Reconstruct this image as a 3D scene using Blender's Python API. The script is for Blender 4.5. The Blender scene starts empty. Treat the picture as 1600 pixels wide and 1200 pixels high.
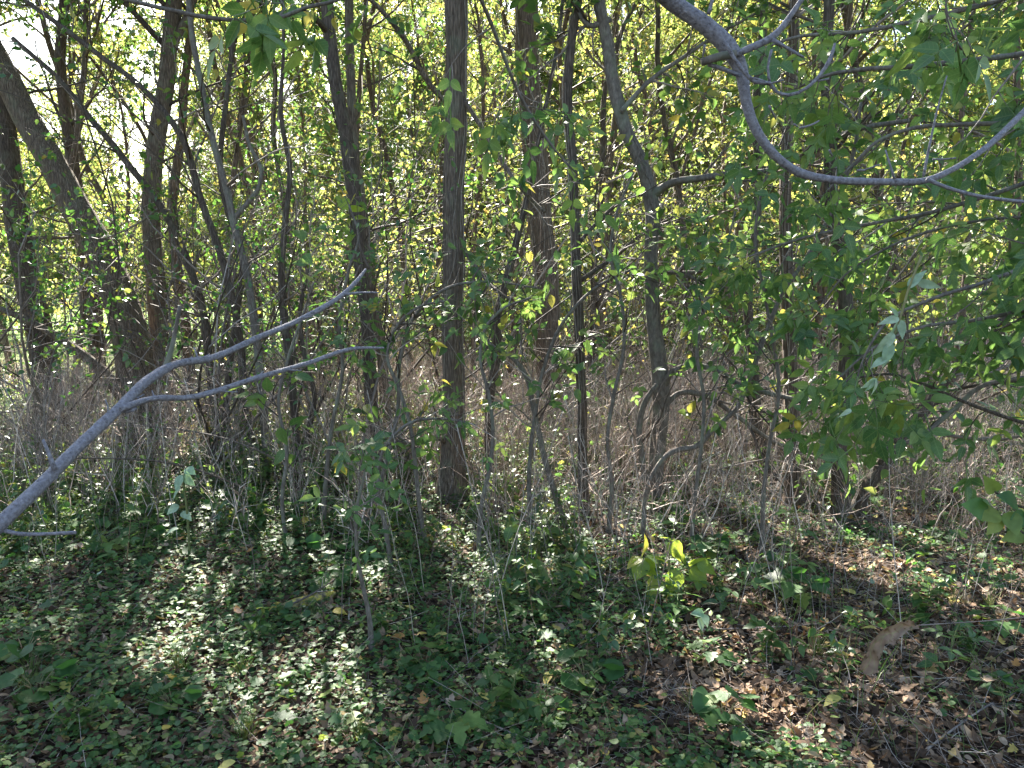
import bpy, math, time
import numpy as np
from math import radians, sin, cos, tan, pi
T0 = time.time()
rng = np.random.default_rng(11)
SC = bpy.context.scene
COL = SC.collection

# ------------------------------------------------------------------ camera, sky, sun, exposure
CAM_Z = 1.6
PITCH = radians(7.5)
FPX = 1209.0
cam_d = bpy.data.cameras.new('camera')
cam = bpy.data.objects.new('camera', cam_d)
COL.objects.link(cam)
cam.location = (0, 0, CAM_Z)
cam.rotation_euler = (radians(90) - PITCH, 0, 0)
cam_d.sensor_width = 36.0
cam_d.lens = 36.0 * FPX / 1600.0
cam_d.clip_start = 0.05
cam_d.clip_end = 3000
SC.camera = cam

SUN_EL = radians(39)
SUN_H = np.array([-0.30, 0.954])                  # horizontal direction towards the sun (back left)
SUN_H = SUN_H / np.linalg.norm(SUN_H)
SUN_V = np.array([SUN_H[0] * cos(SUN_EL), SUN_H[1] * cos(SUN_EL), sin(SUN_EL)])
sun_d = bpy.data.lights.new('sun', 'SUN')
sun_d.energy = 5.0
sun_d.angle = radians(0.53)
sun_d.color = (1.0, 0.94, 0.84)
sun = bpy.data.objects.new('sun', sun_d)
COL.objects.link(sun)
from mathutils import Vector
sun.rotation_euler = Vector(SUN_V).to_track_quat('Z', 'Y').to_euler()
sun.location = (-8, 20, 20)

world = bpy.data.worlds.new('World')
SC.world = world
world.use_nodes = True
wn = world.node_tree.nodes
wl = world.node_tree.links
wn.clear()
sky = wn.new('ShaderNodeTexSky')
sky.sky_type = 'NISHITA'
sky.sun_disc = False
sky.sun_elevation = SUN_EL
sky.sun_rotation = math.atan2(SUN_H[0], SUN_H[1])
sky.air_density = 1.3
sky.dust_density = 1.5
bg = wn.new('ShaderNodeBackground')
bg.inputs['Strength'].default_value = 0.055
wo = wn.new('ShaderNodeOutputWorld')
wl.new(sky.outputs[0], bg.inputs['Color'])
wl.new(bg.outputs[0], wo.inputs['Surface'])

SC.view_settings.view_transform = 'Standard'
SC.view_settings.look = 'None'
SC.view_settings.exposure = 3.12
SC.view_settings.gamma = 1.0
SC.view_settings.use_curve_mapping = False
SC.cycles.max_bounces = 6
SC.cycles.diffuse_bounces = 2
SC.cycles.transmission_bounces = 4
SC.cycles.glossy_bounces = 2
SC.cycles.sample_clamp_indirect = 6.0

# ------------------------------------------------------------------ picture measurements -> world points
def PT(px, py, Y):
    x = (px - 800.0) / FPX
    y = -(py - 600.0) / FPX
    d = np.array([x, cos(PITCH) + y * sin(PITCH), -sin(PITCH) + y * cos(PITCH)])
    t = Y / d[1]
    return np.array([0, 0, CAM_Z]) + d * t, t

def GP(px, py):
    x = (px - 800.0) / FPX
    y = -(py - 600.0) / FPX
    d = np.array([x, cos(PITCH) + y * sin(PITCH), -sin(PITCH) + y * cos(PITCH)])
    t = -CAM_Z / d[2]
    return np.array([d[0] * t, d[1] * t])

# ------------------------------------------------------------------ numpy helpers
def nrm(v):
    return v / np.maximum(np.linalg.norm(v, axis=-1, keepdims=True), 1e-9)

def vnoise(p):
    p = np.asarray(p, float)
    i = np.floor(p).astype(np.int64)
    f = p - i
    f = f * f * (3 - 2 * f)
    def h(a, b, c):
        n = (a * 73856093) ^ (b * 19349663) ^ (c * 83492791)
        n = (n ^ (n >> 13)) * 1274126177
        n = n & 0x7fffffff
        return (n % 100003) / 100003.0
    r = 0
    for dx in (0, 1):
        for dy in (0, 1):
            for dz in (0, 1):
                w = (f[..., 0] if dx else 1 - f[..., 0]) * (f[..., 1] if dy else 1 - f[..., 1]) * (f[..., 2] if dz else 1 - f[..., 2])
                r = r + w * h(i[..., 0] + dx, i[..., 1] + dy, i[..., 2] + dz)
    return r

def fnoise(p, o=3):
    a, s, t = 0, 1.0, 0
    for k in range(o):
        a = a + s * vnoise(np.asarray(p) * 2 ** k + 17.3 * k)
        t += s
        s *= 0.5
    return a / t

def hgt(x, y):
    x = np.asarray(x, float); y = np.asarray(y, float)
    p = np.stack([x * 0.6, y * 0.6, x * 0], -1)
    q = np.stack([x * 2.5, y * 2.5, x * 0 + 5], -1)
    near = np.clip(1 - (np.hypot(x, y) - 25) / 10, 0, 1)
    return ((fnoise(p, 2) - 0.5) * 0.14 + (vnoise(q) - 0.5) * 0.045) * near

# ------------------------------------------------------------------ mesh assembly
class MB:
    def __init__(s):
        s.V, s.F, s.A, s.n = [], [], [], 0
    def add(s, V, F, A=None):
        """V (n,3); F (m,k) int; A (n,3) attribute: leaf x, leaf y, random"""
        V = np.asarray(V, np.float32).reshape(-1, 3)
        if len(V) == 0: return
        if A is None: A = np.zeros((len(V), 3), np.float32)
        s.V.append(V); s.A.append(np.asarray(A, np.float32).reshape(-1, 3))
        Fs = F if isinstance(F, list) else [F]
        for f in Fs:
            s.F.append(np.asarray(f, np.int64) + s.n)
        s.n += len(V)
    def build(s, name, mat, parent=None, smooth=True):
        me = bpy.data.meshes.new(name)
        if s.n:
            V = np.concatenate(s.V); A = np.concatenate(s.A)
            sizes = np.concatenate([np.full(len(f), f.shape[1]) for f in s.F])
            loops = np.concatenate([f.ravel() for f in s.F])
            me.vertices.add(len(V)); me.vertices.foreach_set('co', V.ravel())
            me.loops.add(len(loops)); me.loops.foreach_set('vertex_index', loops.astype(np.int32))
            me.polygons.add(len(sizes))
            st = np.concatenate([[0], np.cumsum(sizes)[:-1]]).astype(np.int32)
            me.polygons.foreach_set('loop_start', st)
            at = me.attributes.new('luv', 'FLOAT_VECTOR', 'POINT')
            at.data.foreach_set('vector', A.ravel())
            me.update(calc_edges=True)
            if smooth:
                me.polygons.foreach_set('use_smooth', np.ones(len(sizes), bool))
        me.materials.append(mat)
        o = bpy.data.objects.new(name, me)
        COL.objects.link(o)
        if parent is not None:
            o.parent = parent
            o.matrix_parent_inverse.identity()
            o.location = (-parent.location[0], -parent.location[1], -parent.location[2])
        return o

def tubes(mb, P, R, n=6, rnd=None, bark=0.0, cap=True, squash=None):
    """many tubes at once: P (N,K,3), R (N,K)"""
    P = np.asarray(P, float); R = np.asarray(R, float)
    if P.ndim == 2: P = P[None]; R = R[None]
    N, K, _ = P.shape
    if N == 0: return
    T = nrm(np.gradient(P, axis=1))
    m = nrm(T.mean(axis=1))
    ref = np.eye(3)[np.argmin(np.abs(m), axis=1)]
    ref = np.repeat(ref[:, None], K, 1)
    Aa = nrm(np.cross(T, ref)); Bb = np.cross(T, Aa)
    th = np.arange(n) * 2 * pi / n
    rr = R[:, :, None] * np.ones(n)
    if bark:
        s = np.concatenate([np.zeros((N, 1)), np.cumsum(np.linalg.norm(np.diff(P, axis=1), axis=2), 1)], 1)
        c = np.stack([np.cos(th)[None, None] * 5.5 + s[:, :, None] * 0, np.sin(th)[None, None] * 5.5 + s[:, :, None] * 0,
                      s[:, :, None] * 7.0 + np.zeros(n)], -1)
        c2 = c * np.array([.28, .28, .4]) + 31
        rr = rr * (1 + bark * (1 - 2 * np.abs(2 * fnoise(c, 2) - 1)) + bark * 1.4 * (fnoise(c2, 2) - 0.5))
    V = P[:, :, None] + rr[..., None] * (np.cos(th)[:, None] * Aa[:, :, None] + np.sin(th)[:, None] * Bb[:, :, None])
    idx = np.arange(N * K * n).reshape(N, K, n)
    a = idx[:, :-1]; b = idx[:, 1:]
    F = np.stack([a, np.roll(a, -1, 2), np.roll(b, -1, 2), b], -1).reshape(-1, 4)
    if rnd is None: rnd = rng.random(N)
    A = np.zeros((N, K, n, 3)); A[..., 0] = np.linspace(0, 1, K)[None, :, None]; A[..., 2] = np.asarray(rnd)[:, None, None]
    Fl = [F]
    if cap and n >= 3:
        Fl.append(idx[:, -1].reshape(-1, n)); Fl.append(idx[:, 0].reshape(-1, n)[:, ::-1])
    mb.add(V.reshape(-1, 3), Fl, A.reshape(-1, 3))

def smooth_path(pts, rad, step=0.05, jit=0.0, seed=0):
    """Catmull-Rom through control points -> dense polyline"""
    pts = np.asarray(pts, float); rad = np.asarray(rad, float)
    n_ = len(pts); dl = np.maximum(np.linalg.norm(np.diff(pts, axis=0), axis=1), 1e-6)
    sl = np.diff(pts, axis=0) / dl[:, None]
    tg = [sl[0]] + [(sl[i - 1] * dl[i] + sl[i] * dl[i - 1]) / (dl[i - 1] + dl[i]) for i in range(1, n_ - 1)] + [sl[-1]]
    out, ro = [], []
    for i in range(n_ - 1):
        L = dl[i]; k = max(2, int(L / step)); t = np.linspace(0, 1, k, endpoint=False)[:, None]
        t2, t3 = t * t, t * t * t
        out.append((2 * t3 - 3 * t2 + 1) * pts[i] + (t3 - 2 * t2 + t) * L * tg[i] + (-2 * t3 + 3 * t2) * pts[i + 1] + (t3 - t2) * L * tg[i + 1])
        ro.append(rad[i] + (rad[i + 1] - rad[i]) * t[:, 0])
    out.append(pts[-1:]); ro.append(rad[-1:])
    out = np.vstack(out); ro = np.concatenate(ro)
    if jit:
        s = np.arange(len(out)) * step
        for ax in range(3):
            out[:, ax] += jit * (fnoise(np.stack([s * 2.2 + seed, s * 0 + ax * 9.1, s * 0 + 3.3], -1), 2) - 0.5) * 2 * np.clip(s / .3, 0, 1)
    return out, ro

def resample(P, R, K):
    s = np.concatenate([[0], np.cumsum(np.linalg.norm(np.diff(P, axis=0), axis=1))])
    t = np.linspace(0, s[-1], K)
    return np.stack([np.interp(t, s, P[:, i]) for i in range(3)], -1), np.interp(t, s, R)

def spawn(P, R, per, t0, t1, L, ang, up, K=6, wob=0.25, rf=0.55, rmin=0.0015, taper=0.25, hdir=None):
    """children branches of N parents. L=(lo,hi) metres, ang=(lo,hi) radians"""
    N, K0, _ = P.shape
    if N == 0: return np.zeros((0, K, 3)), np.zeros((0, K))
    t = rng.uniform(t0, t1, (N, per)) * (K0 - 1)
    i = np.clip(np.floor(t).astype(int), 0, K0 - 2); f = (t - i)[..., None]
    n_ = np.arange(N)[:, None]
    o = P[n_, i] * (1 - f) + P[n_, i + 1] * f
    r = R[n_, i] * (1 - f[..., 0]) + R[n_, i + 1] * f[..., 0]
    Tn = nrm(P[n_, i + 1] - P[n_, i])
    o = o.reshape(-1, 3); r = r.reshape(-1); Tn = Tn.reshape(-1, 3)
    M = len(o)
    rv = rng.normal(size=(M, 3)); rv = nrm(np.cross(Tn, rv))
    if hdir is not None:
        rv = nrm(rv + hdir)
    a = rng.uniform(ang[0], ang[1], M)[:, None]
    d = nrm(Tn * np.cos(a) + rv * np.sin(a))
    ln = rng.uniform(L[0], L[1], M)
    st = (ln / (K - 1))[:, None]
    pts = [o]
    for k in range(K - 1):
        d = nrm(d + np.array([0, 0, up]) / K + rng.normal(size=(M, 3)) * wob / math.sqrt(K))
        pts.append(pts[-1] + d * st)
    Pc = np.stack(pts, 1)
    r0 = np.minimum(r * rf, ln * 0.014 + 0.002)
    r0 = np.maximum(r0, rmin)
    Rc = r0[:, None] * np.linspace(1, taper, K)[None]
    Rc = np.maximum(Rc, rmin * 0.7)
    return Pc, Rc

def along(P, n, t0=0.15, t1=1.0):
    """n points on every polyline -> positions, tangents"""
    N, K, _ = P.shape
    t = rng.uniform(t0, t1, (N, n)) * (K - 1)
    i = np.clip(np.floor(t).astype(int), 0, K - 2); f = (t - i)[..., None]
    n_ = np.arange(N)[:, None]
    p = P[n_, i] * (1 - f) + P[n_, i + 1] * f
    return p.reshape(-1, 3), nrm(P[n_, i + 1] - P[n_, i]).reshape(-1, 3)

# ------------------------------------------------------------------ leaf templates: verts (x along, y across, z fold), faces
def tmpl_outline(half, fold=0.12, rib=None):
    """half: list of (x, y>0) from base to tip exclusive of the rib ends; builds two halves meeting on a midrib"""
    h = np.array(half)
    n = len(h)
    rx = np.concatenate([[0], h[:, 0], [1.0]])
    V = [(x, 0, 0) for x in rx]
    up = [(x, y, y * fold * 2) for x, y in half]
    dn = [(x, -y, y * fold * 2) for x, y in half]
    V = V + up + dn
    tr, qd = [], []
    m = n + 2
    for sgn, off in ((1, m), (-1, m + n)):
        def f(a): return a if sgn > 0 else a[::-1]
        tr.append(f([0, 1, off]))
        for k in range(n - 1):
            qd.append(f([1 + k, 2 + k, off + k + 1, off + k]))
        tr.append(f([n, n + 1, off + n - 1]))
    return np.array(V, float), [np.array(qd, int).reshape(-1, 4), np.array(tr, int)]

FAR = (np.array([(0, 0, 0), (.42, .27, .07), (1, 0, 0), (.42, -.27, .07)], float), [np.array([[0, 2, 1], [0, 3, 2]])])
OVAL = tmpl_outline([(.12, .17), (.38, .29), (.7, .19)], 0.14)
OVATE = tmpl_outline([(.05, .13), (.16, .24), (.32, .29), (.5, .26), (.68, .18), (.85, .08)], 0.13)
ELDER = tmpl_outline([(.05, .08), (.15, .18), (.26, .235), (.36, .235), (.46, .265), (.55, .205), (.64, .19), (.73, .13), (.84, .085), (.93, .03)], 0.13)
NARROW = tmpl_outline([(.1, .07), (.35, .12), (.65, .10), (.85, .05)], 0.1)

def transform_tmpl(t, s, ang, ox, oy, roll=0.0):
    V, F = t
    W = V * s
    c, d = cos(ang), sin(ang)
    X = W[:, 0] * c - W[:, 1] * d + ox
    Y = W[:, 0] * d + W[:, 1] * c + oy
    Z = W[:, 2] + roll * W[:, 1] - 0.12 * W[:, 0] ** 2
    return np.stack([X, Y, Z], -1), F

def merge_tmpl(ts, uvs=None):
    V, Q, T3, U, n = [], [], [], [], 0
    for (v, F), u in ts:
        V.append(v); U.append(np.asarray(u)[:, :2])
        for f in F:
            if len(f) == 0: continue
            (Q if f.shape[1] == 4 else T3).append(f + n)
        n += len(v)
    F = []
    if Q: F.append(np.concatenate(Q))
    if T3: F.append(np.concatenate(T3))
    return np.concatenate(V), F, np.concatenate(U)[:, :2]

def petiole(x0, y0, x1, y1, w=.012):
    d = np.array([x1 - x0, y1 - y0]); L = np.linalg.norm(d); q = np.array([-d[1], d[0]]) / L * w
    V = np.array([(x0 + q[0], y0 + q[1], 0), (x0 - q[0], y0 - q[1], 0), (x1 - q[0], y1 - q[1], 0), (x1 + q[0], y1 + q[1], 0),
                  (x0, y0, -w * 1.5), (x1, y1, -w * 1.5)])
    return (V, [np.array([[0, 1, 2, 3], [1, 4, 5, 2], [4, 0, 3, 5]])])

def compound(n, leaflet, sq=.8):
    leaflet = (leaflet[0] * np.array([1, sq, 1]), leaflet[1])
    V0 = leaflet[0]
    ts = [(petiole(0, 0, .6, 0), np.full((6, 2), .0))]
    ts.append((transform_tmpl(leaflet, .46, 0, .58, 0), V0))
    ts.append((transform_tmpl(leaflet, .37, 1.15, .40, .01, .5), V0))
    ts.append((transform_tmpl(leaflet, .40, -1.02, .42, -.01, -.5), V0))
    if n == 5:
        ts.append((transform_tmpl(leaflet, .34, 1.25, .22, .01, .3), V0))
        ts.append((transform_tmpl(leaflet, .34, -1.25, .22, -.01, -.3), V0))
    return merge_tmpl(ts)

SERR = tmpl_outline([(.05, .11), (.14, .21), (.24, .255), (.31, .245), (.40, .275), (.49, .235), (.57, .235), (.66, .17), (.75, .14), (.86, .065), (.94, .025)], 0.15)
ELDER3 = compound(3, SERR, .82)
ELDER5 = compound(5, OVATE)
ELDER3L = compound(3, OVAL)

def round_leaf(n=9, notch=True, scallop=0.06, cup=0.12):
    th = np.linspace(0.25 if notch else 0, 2 * pi - (0.25 if notch else 0), n)
    V = [(0.5, 0, 0)]
    # petiole joins at the notch (x=0 side); centre of the fan sits near it
    V = [(0.34, 0, 0)]
    for k, t in enumerate(th):
        r = 0.5 * (1 + scallop * (1 if k % 2 else -1))
        x = 0.5 - r * cos(t); y = r * sin(t) * 1.06
        V.append((x, y, cup * ((x - .4) ** 2 + y * y) * 2))
    F = [[0, k, k + 1] for k in range(1, n)]
    V = np.array(V)
    return V, [np.array(F)[:, ::-1]]

ROUND = round_leaf(10)
def clover():
    ts = []
    r = round_leaf(7, False, .02, -.1)
    for a in (0, 2.1, -2.1):
        ts.append((transform_tmpl(r, .55, a, .5 + .04 * cos(a), .04 * sin(a)), r[0]))
    return merge_tmpl(ts)
CLOVER = clover()
LOBED = tmpl_outline([(.02, .16), (.10, .36), (.22, .42), (.28, .26), (.42, .50), (.52, .44), (.56, .22), (.74, .26), (.88, .10)], 0.08)

def leaves(mb, tm, p, d, nn, size, curl=(-.25, .05), rnd=None, width=1.0):
    """tm template; p,d,nn (N,3): base point, tip direction, face normal"""
    N = len(p)
    if N == 0: return
    V, F = tm[0], tm[1]
    U = tm[2] if len(tm) > 2 else V[:, :2]
    d = nrm(d)
    nn = nrm(nn - d * np.sum(nn * d, -1, keepdims=True))
    w = np.cross(nn, d)
    size = np.broadcast_to(np.asarray(size, float), (N,))
    cu = rng.uniform(curl[0], curl[1], N)
    fo = rng.uniform(0.3, 1.8, N)
    tw = rng.normal(0, .18, N)
    m = len(V)
    x = V[None, :, 0]; y = V[None, :, 1] * width * rng.uniform(.85, 1.15, (N, 1))
    z = V[None, :, 2] * fo[:, None] + cu[:, None] * x * x + tw[:, None] * x * y
    W = p[:, None] + size[:, None, None] * (x[..., None] * d[:, None] + y[..., None] * w[:, None] + z[..., None] * nn[:, None])
    if rnd is None: rnd = rng.random(N)
    A = np.zeros((N, m, 3), np.float32)
    A[..., 0] = U[None, :, 0]; A[..., 1] = U[None, :, 1]; A[..., 2] = np.asarray(rnd)[:, None]
    off = (np.arange(N) * m)[:, None, None]
    Fs = [(f[None] + off).reshape(-1, f.shape[1]) for f in F if len(f)]
    mb.add(W.reshape(-1, 3), Fs, A.reshape(-1, 3))

# ------------------------------------------------------------------ materials
def new_mat(name):
    m = bpy.data.materials.new(name)
    m.use_nodes = True
    nt = m.node_tree
    nt.nodes.clear()
    return m, nt.nodes, nt.links

def ramp(N, stops, interp='LINEAR'):
    r = N.new('ShaderNodeValToRGB')
    r.color_ramp.interpolation = interp
    e = r.color_ramp.elements
    while len(e) < len(stops): e.new(0.5)
    for k, (p, c) in enumerate(stops):
        e[k].position = p; e[k].color = (*c, 1)
    return r

def leaf_mat(name, stops, tstops, trans=0.5, rough=0.42, spec=0.45, veins=0.0, spots=0.0):
    m, N, L = new_mat(name)
    at = N.new('ShaderNodeAttribute'); at.attribute_name = 'luv'
    sx = N.new('ShaderNodeSeparateXYZ'); L.new(at.outputs['Vector'], sx.inputs[0])
    r1 = ramp(N, stops); L.new(sx.outputs['Z'], r1.inputs[0])
    r2 = ramp(N, tstops); L.new(sx.outputs['Z'], r2.inputs[0])
    c1, c2 = r1.outputs[0], r2.outputs[0]
    bump = None
    if veins:
        ab = N.new('ShaderNodeMath'); ab.operation = 'ABSOLUTE'; L.new(sx.outputs['Y'], ab.inputs[0])
        mr = N.new('ShaderNodeMapRange'); mr.inputs[1].default_value = 0.0; mr.inputs[2].default_value = 0.022
        mr.inputs[3].default_value = 1; mr.inputs[4].default_value = 0; L.new(ab.outputs[0], mr.inputs[0])
        k = N.new('ShaderNodeMath'); k.operation = 'MULTIPLY_ADD'; k.inputs[1].default_value = -0.75
        L.new(ab.outputs[0], k.inputs[0]); L.new(sx.outputs['X'], k.inputs[2])
        s = N.new('ShaderNodeMath'); s.operation = 'MULTIPLY'; s.inputs[1].default_value = 44; L.new(k.outputs[0], s.inputs[0])
        sn = N.new('ShaderNodeMath'); sn.operation = 'SINE'; L.new(s.outputs[0], sn.inputs[0])
        pw = N.new('ShaderNodeMapRange'); pw.inputs[1].default_value = 0.86; pw.inputs[2].default_value = 1.0; pw.inputs[3].default_value = 0; pw.inputs[4].default_value = .6
        L.new(sn.outputs[0], pw.inputs[0])
        mx = N.new('ShaderNodeMath'); mx.operation = 'MAXIMUM'; L.new(mr.outputs[0], mx.inputs[0]); L.new(pw.outputs[0], mx.inputs[1])
        mu = N.new('ShaderNodeMath'); mu.operation = 'MULTIPLY'; mu.inputs[1].default_value = veins; L.new(mx.outputs[0], mu.inputs[0])
        for which in (0, 1):
            mc = N.new('ShaderNodeMixRGB'); L.new(mu.outputs[0], mc.inputs[0])
            L.new(c1 if which == 0 else c2, mc.inputs[1])
            mc.inputs[2].default_value = (.18, .27, .09, 1) if which == 0 else (.5, .6, .2, 1)
            if which == 0: c1 = mc.outputs[0]
            else: c2 = mc.outputs[0]
    tc = N.new('ShaderNodeTexCoord')
    nz = N.new('ShaderNodeTexNoise'); nz.inputs['Scale'].default_value = 60; nz.inputs['Detail'].default_value = 3
    L.new(tc.outputs['Object'], nz.inputs['Vector'])
    hs = N.new('ShaderNodeHueSaturation'); L.new(c1, hs.inputs['Color'])
    mv = N.new('ShaderNodeMapRange'); mv.inputs[1].default_value = .3; mv.inputs[2].default_value = .7; mv.inputs[3].default_value = .72; mv.inputs[4].default_value = 1.28
    L.new(nz.outputs['Fac'], mv.inputs[0]); L.new(mv.outputs[0], hs.inputs['Value'])
    c1 = hs.outputs[0]
    if spots:
        sr = N.new('ShaderNodeMapRange'); sr.inputs[1].default_value = .62; sr.inputs[2].default_value = .7; sr.inputs[3].default_value = 0; sr.inputs[4].default_value = spots
        n2 = N.new('ShaderNodeTexNoise'); n2.inputs['Scale'].default_value = 110; L.new(tc.outputs['Object'], n2.inputs['Vector'])
        L.new(n2.outputs['Fac'], sr.inputs[0])
        ms = N.new('ShaderNodeMixRGB'); L.new(sr.outputs[0], ms.inputs[0]); L.new(c1, ms.inputs[1]); ms.inputs[2].default_value = (.10, .055, .025, 1)
        c1 = ms.outputs[0]
    pb = N.new('ShaderNodeBsdfPrincipled')
    L.new(c1, pb.inputs['Base Color'])
    pb.inputs['Roughness'].default_value = rough
    pb.inputs['Specular IOR Level'].default_value = spec
    tr = N.new('ShaderNodeBsdfTranslucent'); L.new(c2, tr.inputs['Color'])
    mix = N.new('ShaderNodeMixShader'); mix.inputs[0].default_value = trans
    L.new(pb.outputs[0], mix.inputs[1]); L.new(tr.outputs[0], mix.inputs[2])
    out = N.new('ShaderNodeOutputMaterial'); L.new(mix.outputs[0], out.inputs[0])
    return m

def bark_mat(name, cols, scale=(60, 60, 9), bump=0.6, rough=0.85, lichen=0.0, dist=0.01, vor=.7):
    m, N, L = new_mat(name)
    tc = N.new('ShaderNodeTexCoord')
    mp = N.new('ShaderNodeMapping'); mp.inputs['Scale'].default_value = scale; L.new(tc.outputs['Object'], mp.inputs[0])
    nz = N.new('ShaderNodeTexNoise'); nz.inputs['Scale'].default_value = 1; nz.inputs['Detail'].default_value = 6; nz.inputs['Roughness'].default_value = .65
    L.new(mp.outputs[0], nz.inputs['Vector'])
    vo = N.new('ShaderNodeTexVoronoi'); vo.feature = 'DISTANCE_TO_EDGE'; vo.inputs['Scale'].default_value = .8
    mx0 = N.new('ShaderNodeMixRGB'); mx0.inputs[0].default_value = .35; L.new(mp.outputs[0], mx0.inputs[1]); L.new(nz.outputs['Color'], mx0.inputs[2])
    L.new(mp.outputs[0], vo.inputs['Vector'])
    r = ramp(N, cols); L.new(nz.outputs['Fac'], r.inputs[0])
    mr = N.new('ShaderNodeMapRange'); mr.inputs[1].default_value = 0; mr.inputs[2].default_value = .25; mr.inputs[3].default_value = .45; mr.inputs[4].default_value = 1.1
    L.new(vo.outputs['Distance'], mr.inputs[0])
    mu = N.new('ShaderNodeMixRGB'); mu.blend_type = 'MULTIPLY'; mu.inputs[0].default_value = vor
    L.new(r.outputs[0], mu.inputs[1]); L.new(mr.outputs[0], mu.inputs[2])
    c = mu.outputs[0]
    n2 = N.new('ShaderNodeTexNoise'); n2.inputs['Scale'].default_value = 9; n2.inputs['Detail'].default_value = 4; L.new(tc.outputs['Object'], n2.inputs['Vector'])
    if lichen:
        lr = N.new('ShaderNodeMapRange'); lr.inputs[1].default_value = .52; lr.inputs[2].default_value = .66; lr.inputs[3].default_value = 0; lr.inputs[4].default_value = lichen
        L.new(n2.outputs['Fac'], lr.inputs[0])
        ml = N.new('ShaderNodeMixRGB'); L.new(lr.outputs[0], ml.inputs[0]); L.new(c, ml.inputs[1]); ml.inputs[2].default_value = (.20, .24, .17, 1)
        c = ml.outputs[0]
    pb = N.new('ShaderNodeBsdfPrincipled'); L.new(c, pb.inputs['Base Color'])
    pb.inputs['Roughness'].default_value = rough; pb.inputs['Specular IOR Level'].default_value = .25
    ad = N.new('ShaderNodeMath'); ad.operation = 'MULTIPLY_ADD'; ad.inputs[1].default_value = .6 if vor > .5 else .1
    L.new(mr.outputs[0], ad.inputs[0]); L.new(nz.outputs['Fac'], ad.inputs[2])
    bp = N.new('ShaderNodeBump'); bp.inputs['Strength'].default_value = bump; bp.inputs['Distance'].default_value = dist
    L.new(ad.outputs[0], bp.inputs['Height']); L.new(bp.outputs[0], pb.inputs['Normal'])
    out = N.new('ShaderNodeOutputMaterial'); L.new(pb.outputs[0], out.inputs[0])
    return m

def stem_mat(name, stops, rough=.7):
    m, N, L = new_mat(name)
    at = N.new('ShaderNodeAttribute'); at.attribute_name = 'luv'
    sx = N.new('ShaderNodeSeparateXYZ'); L.new(at.outputs['Vector'], sx.inputs[0])
    r = ramp(N, stops); L.new(sx.outputs['Z'], r.inputs[0])
    tc = N.new('ShaderNodeTexCoord')
    nz = N.new('ShaderNodeTexNoise'); nz.inputs['Scale'].default_value = 45; nz.inputs['Detail'].default_value = 3; L.new(tc.outputs['Object'], nz.inputs['Vector'])
    mv = N.new('ShaderNodeMapRange'); mv.inputs[1].default_value = .3; mv.inputs[2].default_value = .7; mv.inputs[3].default_value = .6; mv.inputs[4].default_value = 1.3
    L.new(nz.outputs['Fac'], mv.inputs[0])
    hs = N.new('ShaderNodeHueSaturation'); L.new(r.outputs[0], hs.inputs['Color']); L.new(mv.outputs[0], hs.inputs['Value'])
    pb = N.new('ShaderNodeBsdfPrincipled'); L.new(hs.outputs[0], pb.inputs['Base Color'])
    pb.inputs['Roughness'].default_value = rough; pb.inputs['Specular IOR Level'].default_value = .3
    out = N.new('ShaderNodeOutputMaterial'); L.new(pb.outputs[0], out.inputs[0])
    return m

MAT = {}
MAT['leaf'] = leaf_mat('green_leaf', [(0, (.030, .075, .022)), (.55, (.052, .115, .030)), (.85, (.09, .15, .035)), (.97, (.20, .20, .035)), (1, (.30, .22, .05))],
                       [(0, (.12, .25, .055)), (.6, (.21, .34, .07)), (.88, (.36, .42, .09)), (1, (.55, .45, .08))], trans=.40, veins=0)
MAT['leaf_near'] = leaf_mat('near_leaf', [(0, (.036, .085, .032)), (.6, (.062, .13, .045)), (.90, (.09, .16, .04)), (.975, (.13, .18, .04)), (1, (.34, .27, .05))],
                            [(0, (.13, .29, .06)), (.6, (.23, .40, .08)), (.97, (.36, .48, .09)), (1, (.6, .45, .08))], trans=.38, veins=.55, spots=.35)
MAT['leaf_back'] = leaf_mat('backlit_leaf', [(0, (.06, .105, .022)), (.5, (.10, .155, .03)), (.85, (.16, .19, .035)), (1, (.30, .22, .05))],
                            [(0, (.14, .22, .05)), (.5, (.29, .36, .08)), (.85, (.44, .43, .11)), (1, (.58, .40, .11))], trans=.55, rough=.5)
MAT['leaf_bright'] = leaf_mat('sunlit_bright_leaf', [(0, (.12, .20, .03)), (.6, (.20, .27, .04)), (1, (.42, .36, .06))], [(0, (.42, .62, .07)), (.6, (.58, .70, .08)), (1, (.85, .70, .1))], trans=.5, veins=.5, spots=.3)  # sunlight on these leaves is put into their lighter yellow-green colour
MAT['leaf_dark'] = leaf_mat('shrub_leaf', [(0, (.025, .065, .028)), (.6, (.045, .10, .036)), (.93, (.08, .13, .04)), (1, (.25, .2, .05))],
                            [(0, (.10, .28, .04)), (.7, (.2, .4, .05)), (1, (.5, .5, .08))], trans=.36, rough=.33, spec=.55)
MAT['leaf_pale'] = leaf_mat('pale_sunlit_wilted_leaf', [(0, (.22, .32, .21)), (1, (.36, .44, .32))], [(0, (.2, .35, .15)), (1, (.3, .4, .2))], trans=.3, veins=.4, rough=.6)  # pale wilted undersides, lightened further to stand in for sun on them
MAT['ivy'] = leaf_mat('ground_ivy_leaf', [(0, (.026, .060, .022)), (.5, (.042, .098, .032)), (.85, (.08, .15, .04)), (1, (.17, .2, .05))],
                      [(0, (.10, .28, .05)), (.6, (.16, .4, .06)), (1, (.4, .5, .08))], trans=.3, rough=.52, spec=.3)
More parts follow.
